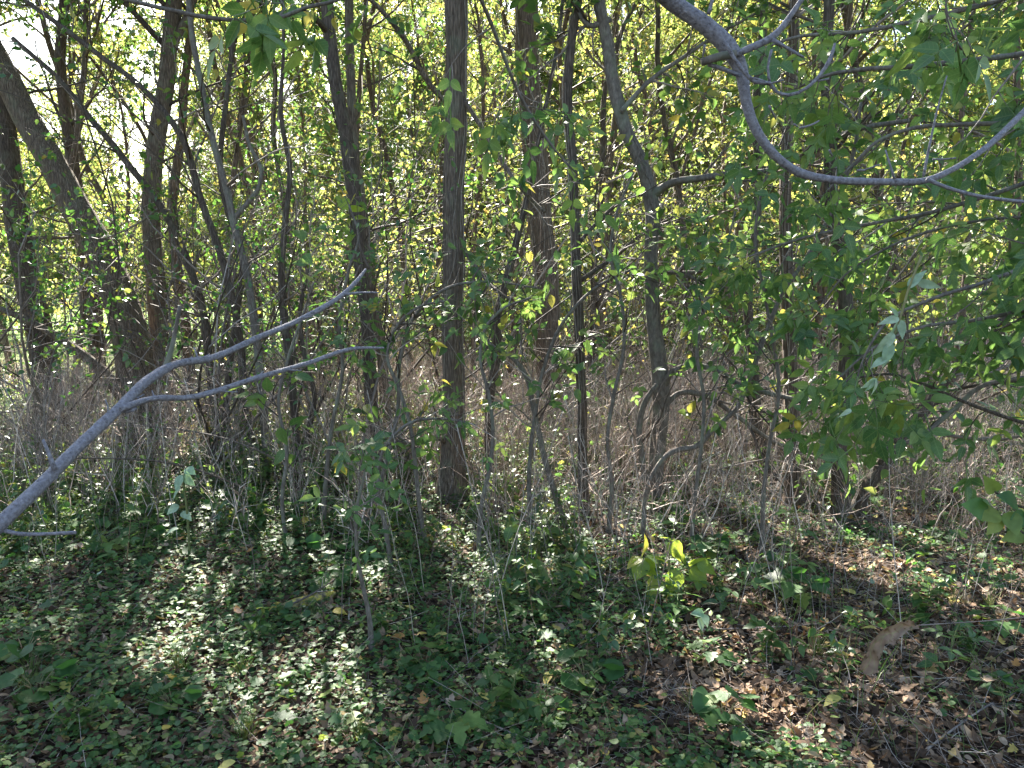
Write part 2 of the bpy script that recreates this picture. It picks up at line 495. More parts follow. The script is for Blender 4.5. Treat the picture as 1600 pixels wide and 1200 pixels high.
MAT['litter'] = leaf_mat('dead_leaf', [(0, (.04, .025, .017)), (.3, (.10, .062, .040)), (.55, (.18, .115, .072)), (.78, (.27, .185, .125)), (.92, (.38, .28, .20)), (1, (.46, .34, .09))],
                         [(0, (.05, .025, .012)), (.6, (.22, .12, .05)), (1, (.5, .35, .12))], trans=.15, rough=.75, spec=.2)
MAT['yellow'] = leaf_mat('yellow_leaf', [(0, (.42, .27, .05)), (.5, (.50, .38, .08)), (.8, (.42, .40, .12)), (1, (.35, .16, .05))],
                         [(0, (.6, .4, .08)), (1, (.7, .55, .1))], trans=.25, veins=.3, rough=.6, spots=.7)
MAT['grass'] = leaf_mat('grass_blade', [(0, (.06, .12, .03)), (.7, (.13, .20, .06)), (1, (.3, .28, .14))], [(0, (.25, .4, .06)), (1, (.5, .5, .15))], trans=.35, rough=.5)
MAT['dry_curl'] = leaf_mat('dry_curled_leaf', [(0, (.08, .048, .032)), (.5, (.17, .11, .08)), (1, (.27, .20, .15))], [(0, (.12, .06, .03)), (1, (.3, .18, .1))], trans=.12, rough=.8, spec=.15, veins=.35, spots=.8)
MAT['straw'] = stem_mat('dry_stem', [(0, (.13, .085, .065)), (.3, (.32, .235, .19)), (.7, (.52, .42, .36)), (1, (.68, .59, .52))])
MAT['straw_grey'] = stem_mat('grey_dry_stem', [(0, (.09, .07, .06)), (.4, (.20, .165, .145)), (.8, (.33, .28, .25)), (1, (.46, .42, .37))])
MAT['twig'] = stem_mat('twig_bark', [(0, (.045, .034, .028)), (.5, (.11, .085, .072)), (.85, (.21, .175, .155)), (1, (.32, .28, .26))])
MAT['green_stem'] = stem_mat('green_stem', [(0, (.08, .11, .04)), (.6, (.16, .17, .07)), (1, (.24, .15, .09))], .5)
MAT['bark'] = bark_mat('rough_bark', [(.25, (.07, .052, .041)), (.5, (.17, .130, .103)), (.75, (.29, .235, .192))], (85, 85, 9), 1.0, lichen=.25, dist=.02)
MAT['bark_brown'] = bark_mat('brown_bark', [(.25, (.07, .050, .040)), (.5, (.165, .122, .096)), (.78, (.28, .225, .18))], (70, 70, 8), 1.0, dist=.02)
MAT['bark_dark'] = bark_mat('dark_bark', [(.25, (.038, .029, .024)), (.5, (.092, .071, .059)), (.78, (.18, .147, .125))], (80, 80, 12), .8, lichen=.15)
MAT['bark_smooth'] = bark_mat('smooth_grey_bark', [(.3, (.085, .070, .060)), (.5, (.14, .12, .105)), (.7, (.20, .178, .16))], (60, 60, 22), .7, lichen=.35, vor=.4)
MAT['bark_pale'] = bark_mat('pale_branch_bark', [(.28, (.05, .045, .05)), (.42, (.155, .145, .165)), (.58, (.22, .21, .24)), (.78, (.32, .31, .35))], (150, 150, 150), 1.0, .65, lichen=0, dist=.004, vor=.15)

# ------------------------------------------------------------------ tagging
def tag(o, label=None, cat=None, group=None, kind=None):
    if label: o['label'] = label
    if cat: o['category'] = cat
    if group: o['group'] = group
    if kind: o['kind'] = kind
    return o

def empty(name, loc):
    o = bpy.data.objects.new(name, None)
    COL.objects.link(o)
    o.location = [float(c) for c in loc]
    o.empty_display_size = .1
    return o

def copy_tree(o, loc, rz, sc, label=None):
    c = o.copy(); COL.objects.link(c)
    c.location = [float(v) for v in loc]; c.rotation_euler = (0, 0, float(rz)); c.scale = (float(sc),) * 3
    if label: c['label'] = label
    for ch in list(o.children):
        d = ch.copy(); COL.objects.link(d); d.parent = c
    return c

# ------------------------------------------------------------------ sun gaps: where the crowns let the sun through to the ground
GAPS = []
def gap(px0, py0, px1, py1, w, s=1.0):
    GAPS.append((GP(px0, py0), GP(px1, py1), w, s))
gap(170, 955, 205, 1075, .12, .95); gap(215, 1045, 430, 1065, .11, .9); gap(280, 905, 360, 925, .12, .9)
gap(470, 1030, 540, 1100, .13, 1); gap(60, 985, 130, 1010, .10, .6); gap(360, 1110, 480, 1180, .12, .7)
gap(690, 825, 770, 880, .12, 1); gap(640, 760, 720, 815, .16, 1); gap(1120, 1085, 1275, 1175, .10, 1)
gap(1180, 850, 1620, 905, .26, .95); gap(1290, 905, 1620, 935, .13, .9); gap(960, 845, 1110, 900, .10, .9)
gap(730, 905, 760, 920, .08, .8); gap(380, 860, 480, 880, .10, .7); gap(560, 890, 600, 935, .08, .6)
gap(930, 985, 960, 1010, .06, .8); gap(280, 735, 300, 830, .10, .8); gap(500, 920, 515, 930, .06, .8)
gap(820, 880, 880, 900, .07, .7); gap(1080, 950, 1110, 965, .06, .9); gap(1000, 760, 1250, 800, .3, .7)
gap(1350, 690, 1620, 790, .35, .8); gap(830, 690, 1200, 740, .4, .7); gap(560, 640, 680, 740, .3, .7)
gap(900, 560, 1350, 640, .8, .75); gap(1400, 560, 1650, 640, .8, .7); gap(80, 560, 420, 640, .9, .4)
for gx_, gy_, w_ in ((.93, 3.22, .16), (-1.5, 3.37, .14), (.19, 3.3, .10), (-.75, 3.9, .08)):
    GAPS.append((np.array([gx_, gy_]), np.array([gx_ + .04, gy_ - .12]), w_, 1.0))
def sunlit(gx, gy):
    gx = np.asarray(gx, float); gy = np.asarray(gy, float)
    o = np.zeros(len(gx))
    q = np.stack([gx, gy], -1)
    n = vnoise(np.stack([gx * 5, gy * 5, gx * 0 + 8], -1))
    for a, b, w, s in GAPS:
        ab = b - a; t = np.clip(((q - a) @ ab) / max(ab @ ab, 1e-6), 0, 1)
        dd = np.linalg.norm(q - (a + t[:, None] * ab), axis=1)
        o = np.maximum(o, s * np.clip(1.6 - dd / w + (n - .5) * .9, 0, 1))
    return o
def carve(p):
    """mask of leaves kept: leaves whose shadow would fall in a gap are thinned out"""
    gx = p[:, 0] - SUN_H[0] * p[:, 2] / tan(SUN_EL); gy = p[:, 1] - SUN_H[1] * p[:, 2] / tan(SUN_EL)
    o = np.clip(sunlit(gx, gy) * 1.15, 0, 1)
    q = fnoise(np.stack([gx * .9, gy * .9, gx * 0 + 40], -1), 2)
    mid = np.clip((gy - 4.4) / .6, 0, 1) * np.clip(.3 + (q - .36) * 6, 0, .97)
    o = np.maximum(o, np.where(p[:, 2] < 2.4, mid * .5, mid))
    return rng.random(len(p)) > o
def carve_tw(P, R):
    k = carve(P[:, P.shape[1] // 2]); return P[k], R[k]

# ------------------------------------------------------------------ setting: the ground
def build_ground():
    u = np.linspace(-1, 1, 361)
    xs = np.sign(u) * (np.abs(u) * 9 + np.abs(u) ** 9 * 900)
    v = np.linspace(0, 1, 361)
    ys = -3 + v * 14 + v ** 9 * 1200
    X, Y = np.meshgrid(xs, ys, indexing='ij')
    Z = hgt(X, Y)
    idx = np.arange(X.size).reshape(X.shape)
    F = np.stack([idx[:-1, :-1], idx[1:, :-1], idx[1:, 1:], idx[:-1, 1:]], -1).reshape(-1, 4)
    m, N, L = new_mat('forest_floor')
    tc = N.new('ShaderNodeTexCoord')
    n1 = N.new('ShaderNodeTexNoise'); n1.inputs['Scale'].default_value = 22; n1.inputs['Detail'].default_value = 8; n1.inputs['Roughness'].default_value = .7
    L.new(tc.outputs['Object'], n1.inputs['Vector'])
    r1 = ramp(N, [(.3, (.018, .012, .009)), (.5, (.045, .030, .021)), (.62, (.085, .058, .038)), (.8, (.15, .105, .07))]); L.new(n1.outputs['Fac'], r1.inputs[0])
    n2 = N.new('ShaderNodeTexNoise'); n2.inputs['Scale'].default_value = 7; n2.inputs['Detail'].default_value = 6; L.new(tc.outputs['Object'], n2.inputs['Vector'])
    rg = ramp(N, [(.35, (.07, .10, .03)), (.55, (.16, .17, .07)), (.7, (.25, .21, .12))]); L.new(n2.outputs['Fac'], rg.inputs[0])
    rf = ramp(N, [(.3, (.10, .19, .035)), (.7, (.17, .26, .06))]); L.new(n2.outputs['Fac'], rf.inputs[0])
    sp = N.new('ShaderNodeSeparateXYZ'); L.new(tc.outputs['Object'], sp.inputs[0])
    a = N.new('ShaderNodeMapRange'); a.inputs[1].default_value = 6; a.inputs[2].default_value = 9; L.new(sp.outputs['Y'], a.inputs[0])
    b = N.new('ShaderNodeMapRange'); b.inputs[1].default_value = 15; b.inputs[2].default_value = 17; L.new(sp.outputs['Y'], b.inputs[0])
    m1 = N.new('ShaderNodeMixRGB'); L.new(a.outputs[0], m1.inputs[0]); L.new(r1.outputs[0], m1.inputs[1]); L.new(rg.outputs[0], m1.inputs[2])
    m2 = N.new('ShaderNodeMixRGB'); L.new(b.outputs[0], m2.inputs[0]); L.new(m1.outputs[0], m2.inputs[1]); L.new(rf.outputs[0], m2.inputs[2])
    pb = N.new('ShaderNodeBsdfPrincipled'); L.new(m2.outputs[0], pb.inputs['Base Color']); pb.inputs['Roughness'].default_value = .95
    pb.inputs['Specular IOR Level'].default_value = .15
    bp = N.new('ShaderNodeBump'); bp.inputs['Strength'].default_value = .8; bp.inputs['Distance'].default_value = .03
    L.new(n1.outputs['Fac'], bp.inputs['Height']); L.new(bp.outputs[0], pb.inputs['Normal'])
    out = N.new('ShaderNodeOutputMaterial'); L.new(pb.outputs[0], out.inputs[0])
    mb = MB(); mb.add(np.stack([X, Y, Z], -1).reshape(-1, 3), F)
    tag(mb.build('ground', m), kind='structure')
build_ground()

# ------------------------------------------------------------------ trees traced from the photo, each at its own distance
def leaf_dirs(Tn, out=0.8, droop=0.35, upn=1.0):
    n = len(Tn)
    d = nrm(Tn * .6 + rng.normal(size=(n, 3)) * out + np.array([0, 0, -droop]))
    nn = nrm(rng.normal(size=(n, 3)) * .65 + np.array([0, 0, upn]))
    return d, nn

def foliage(mb, P, n, tm, size, droop=.35, t0=.15, jit=.02, carved=True, zmin=None, out=.8, upn=1.0, clump=0.0):
    p, Tn = along(P, n, t0)
    p = p + rng.normal(size=p.shape) * jit
    if carved:
        k = carve(p)
        p, Tn = p[k], Tn[k]
    if clump:
        k = fnoise(p * 1.0 + 4.4, 2) > (clump + rng.normal(0, .05, len(p)))
        p, Tn = p[k], Tn[k]
    if zmin is not None:
        k = p[:, 2] > zmin
        p, Tn = p[k], Tn[k]
    d, nn = leaf_dirs(Tn, out, droop, upn)
    s = rng.uniform(size[0], size[1], len(p))
    leaves(mb, tm, p, d, nn, s)

def trunk_path(Y, pix, top=None, seed=0, base=True, jit=.012):
    """pix: list of (px, py, width px) from the foot upwards"""
    pts, rad = [], []
    for k, q in enumerate(pix):
        yy = Y if len(q) < 4 else q[3]
        p, t = PT(q[0], q[1], yy)
        pts.append(p); rad.append(q[2] * .97 / 2 / FPX * t)
    if base:
        p0 = pts[0].copy(); g = float(hgt(p0[0], p0[1]))
        if p0[2] > g + .04:
            q = p0.copy(); q[2] = g - .06
            # follow the lean a little
            q[:2] += (pts[0][:2] - pts[1][:2]) * .4 * (p0[2] - g) / max(.3, pts[1][2] - pts[0][2])
            pts.insert(0, q); rad.insert(0, rad[0] * 1.22)
        else:
            pts[0][2] = g - .06
    if top:
        d = nrm(pts[-1] - pts[-2])
        while pts[-1][2] < top:
            d = nrm(d + rng.normal(size=3) * .08 + np.array([0, 0, .12]))
            pts.append(pts[-1] + d * 1.0); rad.append(max(.012, rad[-1] * .84))
    return smooth_path(pts, rad, .04, jit, seed)

ALL_TREES = []
def tree(name, label, Y, pix, top=7.5, mat='bark', limbs=(), crown=None, group=None, cat='tree', vines=0, sides=28, bark=.05, low=None, fol=None, twmat='twig', seed=None):
    P, R = trunk_path(Y, pix, top, seed if seed is not None else rng.integers(999))
    root = empty(name, (P[0][0], P[0][1], float(hgt(P[0][0], P[0][1]))))
    tag(root, label, cat, group)
    # flare at the foot
    zz = P[:, 2] - P[0, 2]
    R = R * (1 + .55 * np.exp(-zz / .13))
    mb = MB(); tubes(mb, P, R, sides, bark=bark); mb.build('trunk', MAT[mat], root)
    sets = []
    for l in limbs:
        lp, lr = limb_path(l)
        b = MB(); tubes(b, lp, lr, 10, bark=.04); b.build('limb', MAT[mat], root)
        sets.append(resample(lp, lr, 10))
    tw = MB(); lf = MB()
    c = dict(n1=10, t=(.45, 1), L1=(1.2, 2.4), a1=(.6, 1.2), n2=8, L2=(.5, 1.1), n3=4, L3=(.2, .5), nl=11, size=(.06, .1), tm=FAR, up=.5, mat='leaf', clump=0, droop=.35)
    if crown is not None:
        c.update(crown)
        Pr, Rr = resample(P, R, 16)
        A, Ra = spawn(Pr[None], Rr[None], c['n1'], c['t'][0], c['t'][1], c['L1'], c['a1'], c['up'], 8, .3, .6)
        tubes(tw, A, Ra, 6)
        B, Rb = spawn(A, Ra, c['n2'], .25, 1, c['L2'], (.5, 1.1), .3, 6, .35, .6)
        B, Rb = carve_tw(B, Rb)
        tubes(tw, B, Rb, 4)
        C, Rc = spawn(B, Rb, c['n3'], .2, 1, c['L3'], (.5, 1.1), .1, 4, .3, .6)
        kc = carve(C[:, 2]); C, Rc = C[kc], Rc[kc]
        tubes(tw, C, Rc, 3, cap=False)
        foliage(lf, C, c['nl'], c['tm'], c['size'], c['droop'], .1, clump=c['clump'])
        foliage(lf, B, max(1, c['nl'] // 2), c['tm'], c['size'], c['droop'], .5, clump=c['clump'])
    if low is not None:      # low side branches, thin and mostly bare or lightly leaved
        for k in low:
            Pr, Rr = resample(P, R, 16)
            kk = dict(n=6, t=(.1, .5), L=(.4, 1.2), a=(.6, 1.3), up=.3, n2=4, L2=(.15, .5), nl=3, tm=OVAL, size=(.05, .09), droop=.4)
            kk.update(k)
            A, Ra = spawn(Pr[None], Rr[None], kk['n'], kk['t'][0], kk['t'][1], kk['L'], kk['a'], kk['up'], 8, .5, .35)
            tubes(tw, A, Ra, 5)
            B, Rb = spawn(A, Ra, kk['n2'], .2, 1, kk['L2'], (.4, 1.1), .2, 5, .4, .7, rmin=.0012)
            tubes(tw, B, Rb, 3, cap=False)
            if kk['nl']: foliage(lf, B, kk['nl'], kk['tm'], kk['size'], kk['droop'], .2)
    if sets and fol:
        S = np.stack([s[0] for s in sets]); Sr = np.stack([s[1] for s in sets])
        ff = dict(n=9, L=(.25, .7), n2=3, L2=(.1, .3), nl=3, tm=OVAL, size=(.06, .1), up=.1, droop=.5); ff.update(fol)
        A, Ra = spawn(S, Sr, ff['n'], .2, 1, ff['L'], (.4, 1.2), ff['up'], 6, .4, .5)
        tubes(tw, A, Ra, 4)
        B, Rb = spawn(A, Ra, ff['n2'], .2, 1, ff['L2'], (.4, 1.1), 0, 4, .3, .7, rmin=.001)
        tubes(tw, B, Rb, 3, cap=False)
        foliage(lf, B, ff['nl'], ff['tm'], ff['size'], ff['droop'], .3)
    if vines:
        vb = MB()
        s = np.linspace(0, 1, 60)
        for v in range(vines):
            a0 = rng.uniform(0, 2 * pi); sp = rng.normal(0, 1.2)
            t1 = rng.uniform(.25, .62); t0 = rng.uniform(0, .3)
            i = ((t0 + (t1 - t0) * s) * (len(P) - 1)).astype(int)
            an = a0 + sp * s + .9 * (fnoise(np.stack([s * 9 + v * 7, s * 0, s * 0 + v], -1), 2) - .5)
            off = (R[i] * 1.04 + .003 + .02 * np.clip(fnoise(np.stack([s * 14, s * 0 + v, s * 0], -1), 2) - .55, 0, 1))[:, None]
            q = P[i] + off * np.stack([np.cos(an), np.sin(an), an * 0], -1)
            tubes(vb, q, np.full(60, rng.uniform(.0012, .003)), 4)
        vb.build('vine', MAT['straw_grey'], root)
    if tw.n: tw.build('twigs', MAT[twmat], root)
    if lf.n: lf.build('foliage', MAT[c['mat']], root)
    ALL_TREES.append(root)
    return root, P, R

def limb_path(l, step=.03, jit=.012):
    """l: [default depth, (px,py,w[,Y]), ...]"""
    pts, rad = [], []
    for q in l[1:]:
        p, t = PT(q[0], q[1], q[3] if len(q) > 3 else l[0])
        pts.append(p); rad.append(q[2] / 2 / FPX * t)
    return smooth_path(pts, rad, step, jit, rng.integers(999))


LAND = [(-60, 'left edge'), (35, 'broad far-left trunk'), (150, 'thick leaning trunk'), (245, 'upright left trunk'), (385, 'slender leaning stems'), (565, 'dark leaning pair'), (707, 'middle trunk'), (848, 'vine-covered trunk'), (905, 'slim dark trunk'),
        (1022, 'forked grey trunk'), (1180, 'dark forked trunk'), (1236, 'straight dark trunk'), (1316, 'stout trunk'), (1450, 'leaf curtain'), (1640, 'right edge')]
ORD = ['nearest'] + [w + ' nearest' for w in 'second third fourth fifth sixth seventh eighth ninth tenth eleventh twelfth thirteenth fourteenth fifteenth sixteenth seventeenth eighteenth'.split()]
def place_labels(objs, kinds=None, near=False):
    """label every copy by what it stands beside, so that each can be pointed at"""
    slots = {}
    for o in objs:
        x, y = o.location[0], o.location[1]
        px = 800 + FPX * x / max(.1, y * cos(PITCH) + CAM_Z * sin(PITCH))
        k = len([1 for l in LAND if l[0] < px])
        if near: key = min(range(len(LAND)), key=lambda i: abs(LAND[i][0] - px)); key = (key, px > LAND[key][0])
        else: key = k
        kd = kinds(o) if kinds else o['label']
        slots.setdefault((key, kd), []).append((y, o, kd))
    for (key, _), L in slots.items():
        L.sort(key=lambda t: t[0])
        for r, (y, o, kd) in enumerate(L):
            if near:
                nm = LAND[key[0]][1]; ph = ('right' if key[1] else 'left') + ' of the ' + nm
            elif key == 0: ph = 'beyond the left edge'
            elif key >= len(LAND): ph = 'beyond the right edge'
            else: ph = 'between the ' + LAND[key - 1][1] + ' and the ' + LAND[key][1]
            o['label'] = kd + ' ' + ph + ((', ' + ORD[min(r, 17)]) if len(L) > 1 else '')
# ---- the front row
G_FRONT = 'slender tree trunks along the front of the thicket'
tree('tree', 'straight rough grey trunk in the middle, flared at its sunlit foot', 5.68,
     [(706, 776, 42), (707, 700, 36), (709, 600, 33), (707, 500, 32), (708, 400, 32), (710, 300, 31), (711, 200, 33), (711, 100, 34), (712, 0, 35)],
     8, 'bark', crown=dict(t=(.62, 1)), vines=16, sides=40, bark=.07, seed=1,
     limbs=[[5.6, (722, 385, 8, 5.68), (745, 420, 6, 5.5), (770, 450, 5, 5.3), (800, 470, 4, 5.1)], [5.6, (716, 180, 7, 5.68), (670, 130, 8, 5.5), (630, 60, 8, 5.4), (590, 10, 7, 5.3), (540, -30, 5, 5.2)],
            [5.5, (700, 695, 7, 5.68), (680, 684, 8, 5.5), (650, 693, 7, 5.4), (620, 697, 5, 5.3)],
            [5.6, (722, 150, 7, 5.68), (770, 230, 7, 5.4), (810, 290, 6, 5.2), (850, 330, 5, 5.0)]],
     fol=dict(n=8, nl=3, size=(.07, .11), tm=OVATE))
tree('tree', 'dark trunk left of the middle trunk, beside a thinner one, leaning left at top', 6.37,
     [(587, 742, 24), (582, 650, 21), (577, 560, 20), (568, 450, 20), (556, 340, 21), (545, 250, 22), (530, 160, 20), (516, 60, 20), (510, 0, 20)],
     8, 'bark_dark', crown=dict(t=(.6, 1)), vines=6, seed=2, low=[dict(n=4, t=(.2, .5))],
     limbs=[[6.3, (512, 50, 12, 6.37), (495, 30, 9, 6.2), (480, 18, 7, 6.1)]])
tree('tree', 'thin grey trunk rising just behind the dark leaning trunk left of centre', 7.2,
     [(607, 700, 19), (600, 600, 16), (592, 520, 15), (578, 430, 15), (566, 330, 14), (556, 250, 14), (548, 130, 14), (546, 0, 14)],
     7.5, 'bark', crown=dict(t=(.6, 1)), seed=3, low=[dict(n=6, t=(.2, .6))])
tree('tree', 'wide trunk right of the middle one, covered all over in thin pale vine stems', 9.0,
     [(858, 650, 40), (856, 560, 37), (855, 480, 36), (850, 400, 36), (842, 320, 37), (834, 210, 36), (825, 110, 36), (822, 0, 36)],
     9, 'bark_brown', crown=dict(t=(.5, 1), n1=12), vines=46, sides=36, seed=4)
tree('tree', 'slim dark trunk between the vine-covered trunk and the forked grey trunk', 5.3,
     [(913, 802, 18), (911, 700, 15), (907, 600, 15), (902, 480, 16), (900, 380, 15), (894, 250, 14), (888, 150, 14), (895, 60, 14), (905, 0, 13)],
     6.5, 'bark_dark', crown=dict(t=(.6, 1), n1=8), vines=5, seed=5,
     limbs=[[5.3, (900, 385, 6), (930, 350, 6), (975, 310, 5), (1010, 300, 4)], [5.4, (905, 440, 7), (960, 400, 7), (1010, 360, 5), (1060, 335, 4)]],
     fol=dict(n=7, nl=3, size=(.05, .09)))
tree('tree', 'smooth grey trunk right of centre, forking into curved side limbs at two heights', 5.28,
     [(1019, 806, 22), (1024, 720, 25), (1031, 640, 27), (1030, 590, 28), (1022, 500, 22), (1017, 400, 21), (1018, 320, 24), (1005, 260, 21), (980, 205, 21), (962, 140, 20), (950, 70, 19), (935, 0, 18)],
     7, 'bark_smooth', crown=dict(t=(.62, 1)), vines=9, sides=32, bark=.035, seed=6,
     limbs=[[5.28, (1020, 305, 15), (1045, 288, 12, 5.2), (1090, 278, 11, 5.1), (1140, 270, 10, 5.0), (1200, 265, 8, 4.9), (1260, 240, 8, 4.8), (1330, 205, 8, 4.6), (1420, 190, 7, 4.4)],
            [5.28, (1034, 610, 14), (1050, 582, 9, 5.2), (1080, 570, 8, 5.1), (1120, 578, 8, 5.0), (1150, 598, 8, 4.9), (1200, 614, 8, 4.8), (1260, 628, 8, 4.7), (1330, 650, 5, 4.6)],
            [5.28, (1034, 640, 10), (1060, 615, 8, 5.3), (1100, 618, 8, 5.3), (1150, 650, 7, 5.3), (1210, 690, 6, 5.3), (1290, 715, 4, 5.2)],
            [5.2, (1022, 425, 8), (1045, 425, 8), (1075, 430, 7), (1090, 440, 4)],
            [5.2, (970, 175, 8), (1010, 130, 7), (1060, 95, 6), (1110, 60, 5), (1180, 20, 4)],
            [5.28, (955, 30, 9), (920, 40, 9), (905, 20, 8), (896, -10, 8)]],
     fol=dict(n=18, nl=4, size=(.06, .1), tm=OVATE))
tree('tree', 'lichen-grey dead limb leaning against the forked grey trunk', 5.15,
     [(1016, 800, 9), (1004, 720, 10), (998, 665, 10), (1008, 625, 9), (1026, 600, 8)],
     None, 'bark_smooth', cat='dead tree', seed=61, sides=12, low=[dict(n=3, nl=0, t=(.3, .9))])
tree('tree', 'thin crooked black stem right of the middle trunk, leaning right as it rises', 5.9,
     [(766, 762, 15), (762, 690, 13), (766, 620, 13), (776, 560, 14), (778, 490, 13), (794, 430, 12), (812, 360, 11), (826, 300, 9), (840, 230, 7)],
     5, 'bark_dark', seed=7, vines=3, low=[dict(n=7, t=(.3, 1), nl=3)])
tree('tree', 'thin bowed stem curving down right between the middle trunk and the slim dark trunk', 5.15,
     [(884, 812, 10), (864, 760, 9), (848, 700, 9), (834, 640, 8), (822, 590, 8), (800, 560, 7), (776, 545, 6), (745, 520, 4)],
     None, 'bark_smooth', seed=8, sides=10, cat='sapling', low=[dict(n=8, t=(.3, 1), nl=3, tm=OVATE, size=(.07, .11))], limbs=[])
tree('tree', 'straight dark trunk in the right half with crossing thin branches in front', 5.45,
     [(1240, 792, 25), (1238, 700, 23), (1236, 600, 22), (1233, 500, 20), (1229, 400, 20), (1226, 300, 18), (1230, 200, 17), (1238, 100, 16), (1240, 0, 15)],
     7, 'bark_brown', crown=dict(t=(.55, 1)), vines=8, seed=9, low=[dict(n=10, t=(.25, .55), nl=4, tm=OVATE)])
tree('tree', 'dark forked trunk just left of the straight dark trunk in the right half', 6.1,
     [(1214, 772, 17), (1198, 720, 13), (1186, 650, 12), (1178, 560, 14), (1168, 470, 15), (1176, 380, 15), (1186, 290, 14), (1180, 180, 13), (1190, 60, 12)],
     6.5, 'bark_dark', crown=dict(t=(.55, 1), n1=7), vines=5, seed=10,
     limbs=[[6.1, (1203, 765, 12), (1190, 715, 9), (1176, 660, 8), (1170, 600, 7)]])
tree('tree', 'stout short-looking trunk whose upper part is hidden by the hanging leaves at right', 5.08,
     [(1316, 818, 27), (1314, 760, 25), (1311, 700, 25), (1315, 620, 25), (1322, 540, 24), (1318, 440, 22), (1300, 330, 20), (1296, 220, 19), (1290, 100, 18), (1296, 0, 16)],
     6.5, 'bark_dark', crown=dict(t=(.5, 1)), vines=6, seed=12, low=[dict(n=12, t=(.3, .6), nl=4, tm=OVATE)])
tree('tree', 'dark trunk leaning far over to the right from beside the stout trunk at right', 5.2,
     [(1332, 805, 18), (1352, 765, 18), (1380, 725, 19), (1414, 680, 22), (1446, 638, 20), (1480, 590, 15), (1530, 530, 11), (1600, 470, 9), (1700, 400, 7)],
     None, 'bark_dark', vines=4, seed=13, low=[dict(n=8, t=(.3, 1), nl=2)])
tree('tree', 'bare young tree with brown side twigs behind the leaning trunk at far right', 7.4,
     [(1475, 690, 14), (1482, 620, 13), (1495, 560, 12), (1505, 470, 11), (1512, 360, 10), (1500, 240, 9), (1510, 100, 8)],
     5.5, 'bark_brown', crown=dict(t=(.3, 1), n1=10, L1=(.6, 1.5), nl=5), seed=14)
tree('tree', 'broken brown stump post in the sun right of the stout trunk', 6.0,
     [(1368, 760, 10), (1373, 735, 16), (1376, 722, 20)], None, 'bark_brown', cat='stump', seed=15, sides=14)
# ---- left side
tree('tree', 'thick rough trunk at left leaning strongly to the upper left edge', 7.6,
     [(228, 690, 66), (218, 620, 58), (208, 545, 52), (192, 480, 50), (165, 410, 46), (125, 335, 44), (85, 260, 40), (45, 190, 38), (5, 110, 38), (-50, 20, 36)],
     None, 'bark', crown=dict(t=(.75, 1), n1=6), vines=14, sides=40, bark=.07, seed=20,
     limbs=[[7.4, (190, 620, 18), (160, 580, 17), (115, 545, 14), (70, 515, 12), (20, 490, 10), (-40, 470, 8)]])
tree('tree', 'upright dark trunk joined at the foot to the thick leaning trunk at left', 7.9,
     [(262, 690, 36), (256, 600, 32), (246, 500, 26), (240, 400, 26), (236, 320, 26), (244, 230, 26), (258, 140, 24), (266, 50, 24), (272, -10, 24)],
     8, 'bark', crown=dict(t=(.45, 1), n1=10), vines=8, seed=21, low=[dict(n=10, t=(.2, .5), nl=1)],
     limbs=[[7.9, (268, 75, 14), (290, 30, 11), (310, -20, 9)]])
tree('tree', 'broad dark trunk at the far left edge with bright field showing beside it', 8.0,
     [(78, 650, 44), (72, 580, 40), (58, 500, 38), (42, 430, 36), (28, 350, 34), (18, 270, 32), (6, 190, 30), (-12, 100, 28), (-20, 0, 26)],
     8, 'bark_dark', crown=dict(t=(.5, 1), n1=9), vines=6, sides=32, seed=22, low=[dict(n=8, t=(.2, .5), nl=2, L=(.6, 1.6))])
tree('tree', 'dark green-shaded trunk standing between the far left trunk and the thick leaning one', 9.5,
     [(158, 640, 26), (152, 560, 24), (148, 480, 23), (142, 400, 22), (120, 300, 20), (105, 200, 18), (95, 100, 16), (100, 0, 14)],
     7.5, 'bark_dark', crown=dict(t=(.4, 1), n1=10), seed=23, low=[dict(n=8, t=(.1, .5), nl=4)])
tree('tree', 'reddish brown trunk right behind the upright dark trunk at left', 9.2,
     [(302, 650, 20), (295, 560, 17), (286, 480, 16), (275, 400, 16), (268, 320, 15), (282, 220, 13), (290, 120, 12), (300, 0, 11)],
     7, 'bark_brown', crown=dict(t=(.4, 1), n1=8), seed=24)
tree('tree', 'long slender stem leaning left from the dry weeds, crossing others at mid height', 6.2,
     [(424, 760, 13), (415, 680, 12), (408, 600, 13), (400, 510, 13), (386, 430, 12), (372, 380, 12), (355, 310, 11), (335, 230, 10), (318, 150, 9), (302, 60, 9), (292, -20, 8)],
     6, 'bark_smooth', crown=dict(t=(.55, 1), n1=6), seed=25, low=[dict(n=8, t=(.25, .8), nl=2)],
     limbs=[[6.2, (362, 345, 9), (385, 320, 8), (405, 290, 7), (408, 265, 6), (390, 225, 6), (380, 180, 5)]])
tree('tree', 'slender stem fanning up and left through the branches, from near the thin leaning stem', 6.6,
     [(392, 705, 12), (384, 620, 11), (376, 540, 12), (360, 460, 12), (340, 390, 11), (310, 300, 11), (285, 215, 10), (235, 150, 9), (170, 95, 8), (110, 50, 8), (40, 0, 7)],
     None, 'bark_dark', seed=26, low=[dict(n=14, t=(.3, 1), nl=2, L=(.5, 1.6))])
tree('tree', 'slender dark stem with steep left lean behind the upright trunk at left', 7.0,
     [(345, 690, 12), (330, 600, 11), (318, 500, 12), (290, 400, 11), (250, 320, 11), (195, 250, 10), (140, 180, 9), (90, 120, 8), (20, 60, 7)],
     None, 'bark_dark', seed=27, low=[dict(n=16, t=(.2, 1), nl=1, L=(.5, 1.7))])
